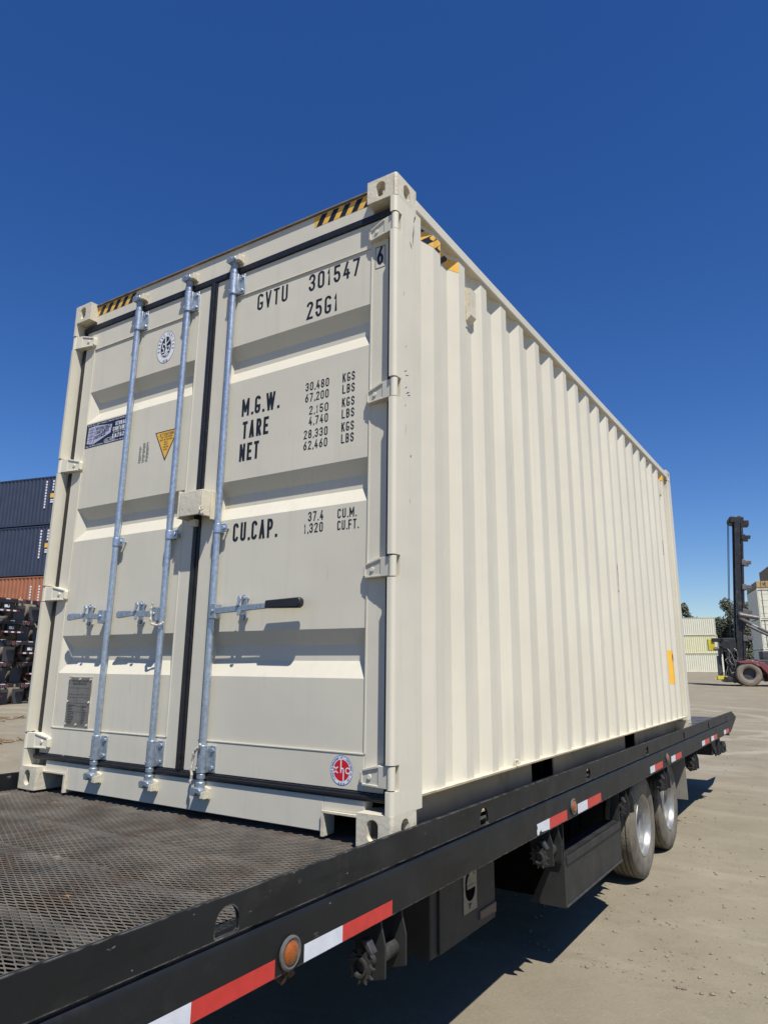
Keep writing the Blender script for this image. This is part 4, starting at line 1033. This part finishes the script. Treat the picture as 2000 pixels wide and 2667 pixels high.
def navy_marks(t):
    m = MB(); L0 = 12.19
    for xx, n, w_ in ((L0 - 1.05, 10, .10), (L0 - .55, 4, .10)):
        for k in range(n): m.box(xx, xx + w_, -.006, .004, 2.45 - k * .165, 2.56 - k * .165)
    for k in range(2): m.box(L0 - .62, L0 - .42, -.006, .004, 1.38 - k * .12, 1.46 - k * .12)
    m.m = 1; m.box(L0 - .66, L0 - .40, -.006, .004, 1.55, 1.80); m.obj('side_marking', [WHITE, HAZY], t)
def orange_marks(t):
    m = MB(); L0 = 12.19
    for xx, n in ((L0 - 1.35, 10), (L0 - .75, 7)):
        for k in range(n): m.box(xx, xx + .10, -.006, .004, 2.20 - k * .15, 2.30 - k * .15)
    m.m = 1; m.prism([(L0 - 2.15, 1.35), (L0 - 1.75, 1.35), (L0 - 1.95, 1.72)], XZ, -.006, .004); m.box(L0 - .86, L0 - .60, -.006, .004, 1.05, 1.25)
    m.m = 2; m.prism([(L0 - 2.04, 1.42), (L0 - 1.86, 1.42), (L0 - 1.95, 1.60)], XZ, -.010, -.006)
    m.obj('side_marking', [WHITE, HAZY, INK], t)
RZ = atan2(.225, .974)
endp = Vector((1.486 + 42.5 * sin(radians(-58.45)), -2.348 + 42.5 * cos(radians(-58.45)), 0))
Lb = 12.19; base = endp - E1 * Lb
hh = 2.85; zb = .5
m = MB(); m.box(-.3, Lb + .3, -.2, 2.7, 0, zb); pad = m.obj('concrete_plinth', mat('old_concrete', (.28, .26, .23), .9, 0, .15, 2, .3, 12)); pad.location = base; pad.rotation_euler.z = RZ; pad['label'] = 'low concrete plinth under the navy and orange container stack'; pad['category'] = 'plinth'
G1 = 'containers stacked behind the chassis'
far_container('shipping_container', 'rust orange container at the bottom, hidden behind the chassis', ORANGE, base + Vector((0, 0, zb)), RZ, Lb, hh, group=G1)
far_container('shipping_container', 'rust orange corrugated container under the two navy ones', ORANGE, base + Vector((0, 0, zb + hh)), RZ, Lb, hh, group=G1, marks=orange_marks)
far_container('shipping_container', 'lower navy container resting on the orange one', NAVY, base + Vector((0, 0, zb + 2 * hh)) , RZ, Lb, hh, group=G1, marks=navy_marks)
far_container('shipping_container', 'topmost navy container of the left stack against the sky', NAVY, base + Vector((0, 0, zb + 3 * hh)) , RZ, Lb, hh, group=G1, marks=navy_marks)

# chassis trailers piled up at the left, seen from the rear
def chassis(loc, label, flip=0):
    """local x = to the right across the rear, y = towards the front, z up"""
    t = thing('container_chassis', label, 'trailer chassis', loc, (0, 0, atan2(E2.y, E2.x)), 'container chassis piled up at the left'); t.scale = (.87, .87, .87)
    m = MB(); m.box(-1.2, 1.2, .0, .16, .74, .92)
    for sx in (-.45, .45): m.box(sx - .06, sx + .06, .16, 5.5, .66, .90)
    t_b = m.obj('rear_bolster', BLACKD, t)
    m = MB(); m.box(-.62, .62, -.03, .06, .34, .43); 
    for sx in (-.5, .5): m.box(sx - .04, sx + .04, .0, .08, .43, .74)
    m.obj('bumper', BLACKD, t)
    m = MB()
    for k in range(7):
        m.m = k % 2; a = -.60 + k * .172; m.box(a, a + .17, -.036, -.031, .355, .415)
    m.obj('reflective_tape', [LAMPR, WHITE], t)
    m = MB()
    for k in range(7):
        m.m = 0 if k % 2 == 0 else 1; a = -1.15 + k * .33; m.box(a, a + .24, -.006, -.001, .87, .905)
    m.obj('reflective_tape', [LAMPR, WHITE], t)
    m = MB(); m.box(-.30, .30, -.01, .10, .46, .70); m.obj('light_box', BLACKP, t)
    m = MB(); m.box(-.20, .06, -.018, -.012, .51, .63); m.m = 1; m.box(-.03, .03, -.022, -.018, .56, .66); m.obj('number_plate', [WHITE, INK], t)
    for sx in (-.98, -.76, .60, .82):
        m = MB(); m.lathe([(.085, -.004), (.085, -.02), (.060, -.02)], (sx, 0, .80), (0, 1, 0), 16); lp = m.obj('tail_lamp', MASTG, t)
        m = MB(); m.lathe([(.060, -.016), (.0, -.03)], (sx, 0, .80), (0, 1, 0), 16); m.obj('lens', LAMPR, lp)
    for sx in (-.90, .90):
        m = MB(); m.prism([(sx - .30, .03), (sx + .30, .0), (sx + .32, .66), (sx - .30, .66)], XZ, .30, .315); m.obj('mudflap', GREYDARK, t)
        for q in (-.17, .17):
            for yy in (.95, 2.2):
                w_ = MB(); R_, W_ = .50, .27; c = (sx + q, yy, .50)
                w_.lathe([(.28, .10), (.34, .135), (.44, .135), (.49, .11), (.50, .09), (.50, -.09), (.49, -.11), (.44, -.135), (.34, -.135), (.28, -.10)], c, (1, 0, 0), 28); o = w_.obj('wheel', TANTYRE, t, smooth=True)
                w_ = MB(); w_.lathe([(.28, .10), (.26, .0), (.0, -.02)], c, (1, 0, 0), 20); w_.obj('rim', MASTG, o)
    return t
cdir = lambda u, v: None
# ray of each row's centre meets the rear plane of the pile
camp = Vector((1.486, -2.348, 0))
P0 = camp + Vector((31.0 * sin(radians(-60.6)), 31.0 * cos(radians(-60.6)), 0))
rows = [(-.60, 'bottom'), (1.72, 'second lowest'), (1.05, 'middle'), (.30, 'second highest'), (-.25, 'topmost')]
first = None
for k, (off, nm) in enumerate(rows):
    for s, sn in ((0, 'left'), (1, 'right')):
        lab = 'black container chassis, %s row, %s pile beside the cream container' % (nm, sn)
        loc = P0 + E2 * (off - (2.3 if k in (1,) else 0) + s * 2.3) + Vector((0, 0, k * .80))
        loc -= E1 * (.25 * (k % 2))
        if first is None: first = chassis(loc, lab); o = first
        else: o = copy_tree(first); o.location = loc; o['label'] = lab

# cream stack straight ahead
D = 112.0; a = radians(-7.80)
rp = Vector((1.486 + D * sin(a), -2.348 + D * cos(a), 0)); rz = radians(8)
G2 = 'cream containers stacked in the far yard'
ux = Vector((cos(rz), sin(rz), 0))
h0 = 2.60
for k, (p, off, lab) in enumerate(((FARCREAM, 1.35, 'bottom container of the distant cream stack left of the lift truck'), (FARYEL, .12, 'pale yellow middle container of the distant stack left of the lift truck'), (FARCREAM, 0.0, 'top container of the distant cream stack left of the lift truck'))):
    far_container('shipping_container', lab, p, rp - ux * (6.06 - off) + Vector((0, 0, k * h0)), rz, 6.06, 2.59, group=G2)

# right hand stack: long side in shade, door end in the sun
D = 68.5; a = radians(-4.83)
cp = Vector((1.486 + D * sin(a), -2.348 + D * cos(a), 0))
rz2 = RZ - pi / 2       # local x towards -E2, so the near end is at x = L
def stack_loc(z): return cp + E2 * 6.06 + Vector((0, 0, z))
G3 = 'cream containers stacked at the right edge'
for k, lab in enumerate(('lowest cream container of the right hand stack, behind the lift truck', 'second cream container up in the right hand stack behind the mast', 'highest cream container of the right hand stack, under the tan bundle')):
    t = far_container('shipping_container', lab, FARCREAM, stack_loc(k * 2.6), rz2, 6.06, 2.59, group=G3)
t = thing('flat_rack', 'tan folded flat rack lying on top of the cream stack', 'flat rack', stack_loc(7.8), (0, 0, rz2))
m = MB(); m.box(0, 6.06, 0, 2.438, 0, .10); m.box(.1, 5.95, .02, 2.41, .10, .60); m.obj('base', BROWNS, t)
for k in range(7):
    m = MB(); m.box(6.0, 6.06, .03 + k * .345, .33 + k * .345, .10, .62); m.obj('end_panel', TAN, t)
m = MB(); text(m, 'W', (6.066, .50, .22), (0, 1, 0), UZ, (1, 0, 0), .26, .26, .6, .14); m.obj('lettering', INK, t)

# olive stack far right, mostly outside the frame
D = 104.0; a = radians(-4.55)
op = Vector((1.486 + D * sin(a), -2.348 + D * cos(a), 0))
for k in range(5):
    far_container('shipping_container', ('lowest olive brown container at the far right, hidden behind the cream stack', 'second olive brown container up at the far right, hidden behind the cream stack', 'middle olive brown container of the shaded stack at the far right', 'fourth olive brown container up, just behind the tan flat rack', 'topmost olive brown container, standing above the tan flat rack')[k], OLIVE, op + Vector((0, 0, k * 2.6)), rz2, 12.19, 2.59, group='olive containers at the far right')

# ---------------------------------------------------------------- the lift truck
D = 53.6; a = radians(-5.93)
wp = Vector((1.486 + D * sin(a), -2.348 + D * cos(a), 0))
fl = thing('container_lift_truck', 'faded red container lift truck with a tall black mast', 'lift truck', wp + E2 * 1.3, (0, 0, RZ))
def big_wheel(x, y):
    w_ = bpy.data.objects.new('wheel', None); COL.objects.link(w_); w_.parent = fl
    m = MB(); m.lathe([(.40, .22), (.46, .27), (.62, .29), (.74, .26), (.78, .20), (.80, .12), (.80, -.12), (.78, -.20), (.74, -.26), (.62, -.29), (.46, -.27), (.40, -.22)], (x, y, .80), (0, 1, 0), 40); m.obj('tyre', TANTYRE, w_, smooth=True)
    s = 1 if y > 0 else -1
    m = MB(); m.lathe([(.41, .22 * s), (.40, .14 * s), (.34, .05 * s), (.0, .05 * s)], (x, y, .80), (0, 1, 0), 30); m.obj('rim', GREYDARK, w_, smooth=True)
big_wheel(0, -1.3); big_wheel(0, 1.3); big_wheel(4.6, -1.2); big_wheel(4.6, 1.2)
m = MB(); m.box(.6, 6.0, -1.0, 1.0, .7, 1.75); m.box(5.4, 6.6, -1.3, 1.3, .6, 2.0); m.box(1.0, 5.6, -.75, .75, 1.75, 2.3); m.obj('body', GREYDARK, fl, bevel=.06)
m = MB()
for s in (-1, 1):
    ys = sorted((s * .95, s * 1.62))
    m.prism([(-.62, 1.62), (.25, 1.72), (.95, 1.55), (1.50, .95), (1.62, .30), (1.25, .25), (1.10, .80), (.72, 1.28), (.2, 1.52), (-.5, 1.50)], XZ, *ys)
m.obj('fender', REDBODY, fl, bevel=.02)
m = MB(); m.box(1.30, 5.4, -1.25, -1.02, .55, 1.45); m.box(1.30, 5.4, 1.02, 1.25, .55, 1.45); m.obj('side_panel', REDBODY, fl, bevel=.03)
m = MB()
for x in (2.6, 4.4):
    for y in (-.8, .8): m.box(x - .05, x + .05, y - .05, y + .05, 2.3, 3.9)
m.box(2.5, 4.5, -.9, .9, 3.9, 4.0); m.m = 1; m.box(2.58, 2.60, -.74, .74, 2.4, 3.85); m.box(2.66, 4.34, -.84, -.82, 2.5, 3.85); m.obj('cab', [REDBODY, GLASSD], fl)
mast = bpy.data.objects.new('mast', None); COL.objects.link(mast); mast.parent = fl; mast.location = (-.32, 0, .4); mast.rotation_euler = (0, radians(4.6), 0)
HM = 10.9
m = MB()
for y in (-.85, .62):
    m.box(-.34, -.20, y, y + .24, -.1, HM); m.box(.06, .18, y, y + .24, -.1, HM); m.box(-.20, .06, y + .08, y + .16, -.1, HM)
    m.box(-.28, .14, y + .26, y + .40, .4, HM - .35)
m.obj('mast_rail', MASTM, mast)
for z in (.5, 2.6, 4.4, 6.1, 7.8, 9.6):
    m = MB(); m.box(.05, .30, -.9, .9, z, z + .38); m.box(.18, .66, -.72, -.50, z + .10, z + .34); m.box(.18, .66, .50, .72, z + .10, z + .34); m.obj('mast_brace', MASTG if z != 9.6 else MASTM, mast, bevel=.02)
m = MB(); m.box(-.60, .25, -.7, .7, HM - .05, HM + .35); m.cyl((-.45, -.55, HM + .15), (-.45, .55, HM + .15), .28, 16); m.cyl((.0, -.45, HM + .30), (.0, .45, HM + .30), .18, 14); m.box(.2, .60, -.5, .3, HM - .25, HM + .15); m.obj('mast_head', MASTM, mast, bevel=.02)
m = MB()
for y in (-.35, -.15, .2, .4): m.cyl((-.02, y, .2), (-.02, y, HM - .3), .045, 6)
R = random.Random(4)
for k in range(16):
    z = R.uniform(1, HM - 1); y = R.uniform(-.6, .6); m.tube([(-.05, y, z), (.05 + R.uniform(0, .15), y + R.uniform(-.2, .2), z + .4), (R.uniform(-.1, .12), y, z + .9)], .03, 5)
m.obj('chain', MASTG, mast)
m = MB()
for k in range(2): m.tube([(-.68 - .07 * k, -.3, HM + .1), (-.70 - .07 * k, -.3, HM * .5), (-.62 - .06 * k, -.3, 2.2)], .022, 6)
m.obj('hose', RUBBER, mast)
m = MB(); m.cyl((.1, -.95, 4.35), (2.7, -.95, 2.85), .07, 10); m.m = 1; m.cyl((-.1, -.95, 4.50), (.55, -.95, 4.10), .13, 10); m.cyl((.9, -.95, 3.88), (2.7, -.95, 2.85), .11, 10); m.cyl((.1, .95, 4.35), (2.7, .95, 2.85), .09, 10); m.obj('tilt_cylinder', [CHROMEC, MASTG], fl)
m = MB(); m.cyl((-.15, -1.0, 4.75), (1.0, -1.0, 4.50), .14, 12); m.box(-.2, .25, -1.05, -.85, 4.45, 4.95); m.obj('mast_bracket', MASTG, fl)
# spreader carriage ahead of the mast
m = MB(); m.box(-1.35, -.55, -1.0, 1.0, 2.25, 3.15); m.box(-2.0, -.60, -.5, .5, 2.95, 3.20); m.box(-1.5, -.7, -1.1, 1.1, .25, .60); m.box(-1.25, -.70, -.95, -.75, .6, 2.3); m.box(-1.25, -.70, .75, .95, .6, 2.3)
m.cyl((-1.2, -1.05, 2.75), (-1.2, 1.05, 2.75), .30, 14); m.cyl((-.85, -.9, .2), (-.85, -.9, 2.6), .10, 8); m.obj('carriage', MASTM, fl, bevel=.02)
m = MB(); m.box(-2.25, -1.85, -.42, .42, 2.35, 3.15); m.obj('spreader_head', YELM, fl, bevel=.03)
m = MB(); m.box(-1.9, -1.35, -.5, .5, 2.40, 2.60); m.cyl((-1.9, -.45, 2.45), (-1.25, -.45, 2.5), .12, 10); m.box(-1.62, -1.45, -.4, .4, 1.9, 2.35); m.obj('spreader_lock', MASTG, fl)
m = MB(); m.box(-1.72, -1.50, -.6, .6, .50, 2.0); m.obj('spreader_leg', GREYDARK, fl)
m = MB(); m.box(-1.9, -1.15, -.95, -.35, .42, .66); m.box(-2.1, -1.6, -.8, -.4, .40, .46); m.obj('spreader_foot', YELM, fl, bevel=.02)
m = MB(); R = random.Random(9)
for k in range(26):
    x = R.uniform(-1.2, -.45); z = R.uniform(.4, 2.2); y = R.uniform(-1.1, -.9); m.tube([(x, y, z), (x + R.uniform(-.2, .2), y - .08, z + R.uniform(.2, .5)), (x + R.uniform(-.2, .2), y, z + R.uniform(.3, .8))], .03, 5)
m.obj('hose', MASTG, fl)

# ---------------------------------------------------------------- trees
def tree(loc, H, W, seed, leafm, label, n=5200, conic=.0):
    t = thing('tree', label, 'tree', loc, (0, 0, 0), 'trees behind the container yard'); R = random.Random(seed)
    m = MB(); m.cyl((0, 0, 0), (0, 0, H * .45), H * .03, 10, H * .018)
    cl = []
    for k in range(46):
        a = R.uniform(0, 2 * pi); f = R.uniform(.10, .97); prof = (sin(pi * min(1, f * .92)) ** .6) * (1 - conic * f)
        rr = W * .5 * prof * R.uniform(.25, .85); c = Vector((rr * cos(a), rr * sin(a), H * f)); s = W * R.uniform(.14, .25) * (1.1 - .45 * f)
        cl.append((c, s))
        if f < .8: m.cyl((0, 0, H * min(.42, f * .5)), c, H * .010, 6, H * .003)
    m.obj('trunk', BARK, t)
    vs, fs = [], []
    for k in range(n):
        c, s = R.choice(cl); d = Vector((R.gauss(0, 1), R.gauss(0, 1), R.gauss(0, 1))).normalized() * s * R.random() ** .4
        p = c + Vector((d.x, d.y, d.z * 1.15)); e = R.uniform(.12, .30)
        u = Vector((R.gauss(0, 1), R.gauss(0, 1), R.gauss(0, 1))).normalized(); v = u.orthogonal().normalized(); b = len(vs)
        vs += [p - u * e, p + v * e * .5, p + u * e, p - v * e * .5]; fs.append((b, b + 1, b + 2, b + 3))
    m = MB(); m.add(vs, fs); me = bpy.data.meshes.new('crown'); me.from_pydata(m.v, [], m.f); me.materials.append(leafm)
    o = bpy.data.objects.new('crown', me); COL.objects.link(o); o.parent = t
def at(az, D): return (1.486 + D * sin(radians(az)), -2.348 + D * cos(radians(az)), 0)
tree(at(-6.3, 128), 11.4, 8.0, 1, LEAF1, 'tall dark tree directly behind the lift truck mast', 15000)
tree(at(-7.1, 140), 8.6, 5.6, 2, LEAF1, 'shorter dark tree between the cream stack and the mast', 8000)
tree(at(-5.6, 134), 10.5, 5.5, 6, LEAF2, 'olive tree just right of the tall dark one behind the mast', 6000)
tree(at(-10.1, 128), 10.6, 5.2, 3, LEAF2, 'dark tree rising above the distant cream stack', 6000)
tree(at(-9.35, 132), 8.7, 4.2, 4, LEAF2, 'low bushy tree peeping over the distant cream stack', 4500)
tree(at(-8.5, 142), 8.7, 2.6, 5, LEAF1, 'small dark tree barely clearing the distant cream stack', 2500)

# ---------------------------------------------------------------- gravel and debris on the ground
R = random.Random(21); vs, fs = [], []
for k in range(5200):
    y = 2.0 + 20 * R.random() ** 1.6; x = -.3 + R.uniform(-.5, 1) * (2.2 + y * .55); s = R.choice((.003, .004, .004, .005, .006, .007, .009, .013)) * R.uniform(.7, 1.3)
    b = len(vs); j = lambda: s * R.uniform(.6, 1.2)
    vs += [(x + j(), y, s * .3), (x, y + j(), s * .3), (x - j(), y, s * .3), (x, y - j(), s * .3), (x + s * R.uniform(-.3, .3), y + s * R.uniform(-.3, .3), s * R.uniform(.7, 1.1)), (x, y, -.004)]
    fs += [(b, b + 1, b + 4), (b + 1, b + 2, b + 4), (b + 2, b + 3, b + 4), (b + 3, b, b + 4), (b, b + 1, b + 5), (b + 1, b + 2, b + 5), (b + 2, b + 3, b + 5), (b + 3, b, b + 5)]
m = MB(); m.add(vs, fs); me = bpy.data.meshes.new('gravel'); me.from_pydata(m.v, [], m.f); me.materials.append(STONE)
o = bpy.data.objects.new('gravel', me); COL.objects.link(o); o['kind'] = 'stuff'
m = MB(); c0 = Vector(at(-60.6, 24.0)); c1 = Vector(at(-60.7, 17.5))
for c, n in ((c0, 60), (c1, 40)):
    for k in range(n):
        p = c + Vector((R.gauss(0, .25), R.gauss(0, .55), .01)); d = Vector((R.gauss(0, 1), R.gauss(0, 1), R.uniform(0, .35))).normalized() * R.uniform(.08, .28); m.cyl(p, p + d, R.uniform(.008, .02), 5)
o = m.obj('debris', TWIG); o['kind'] = 'stuff'
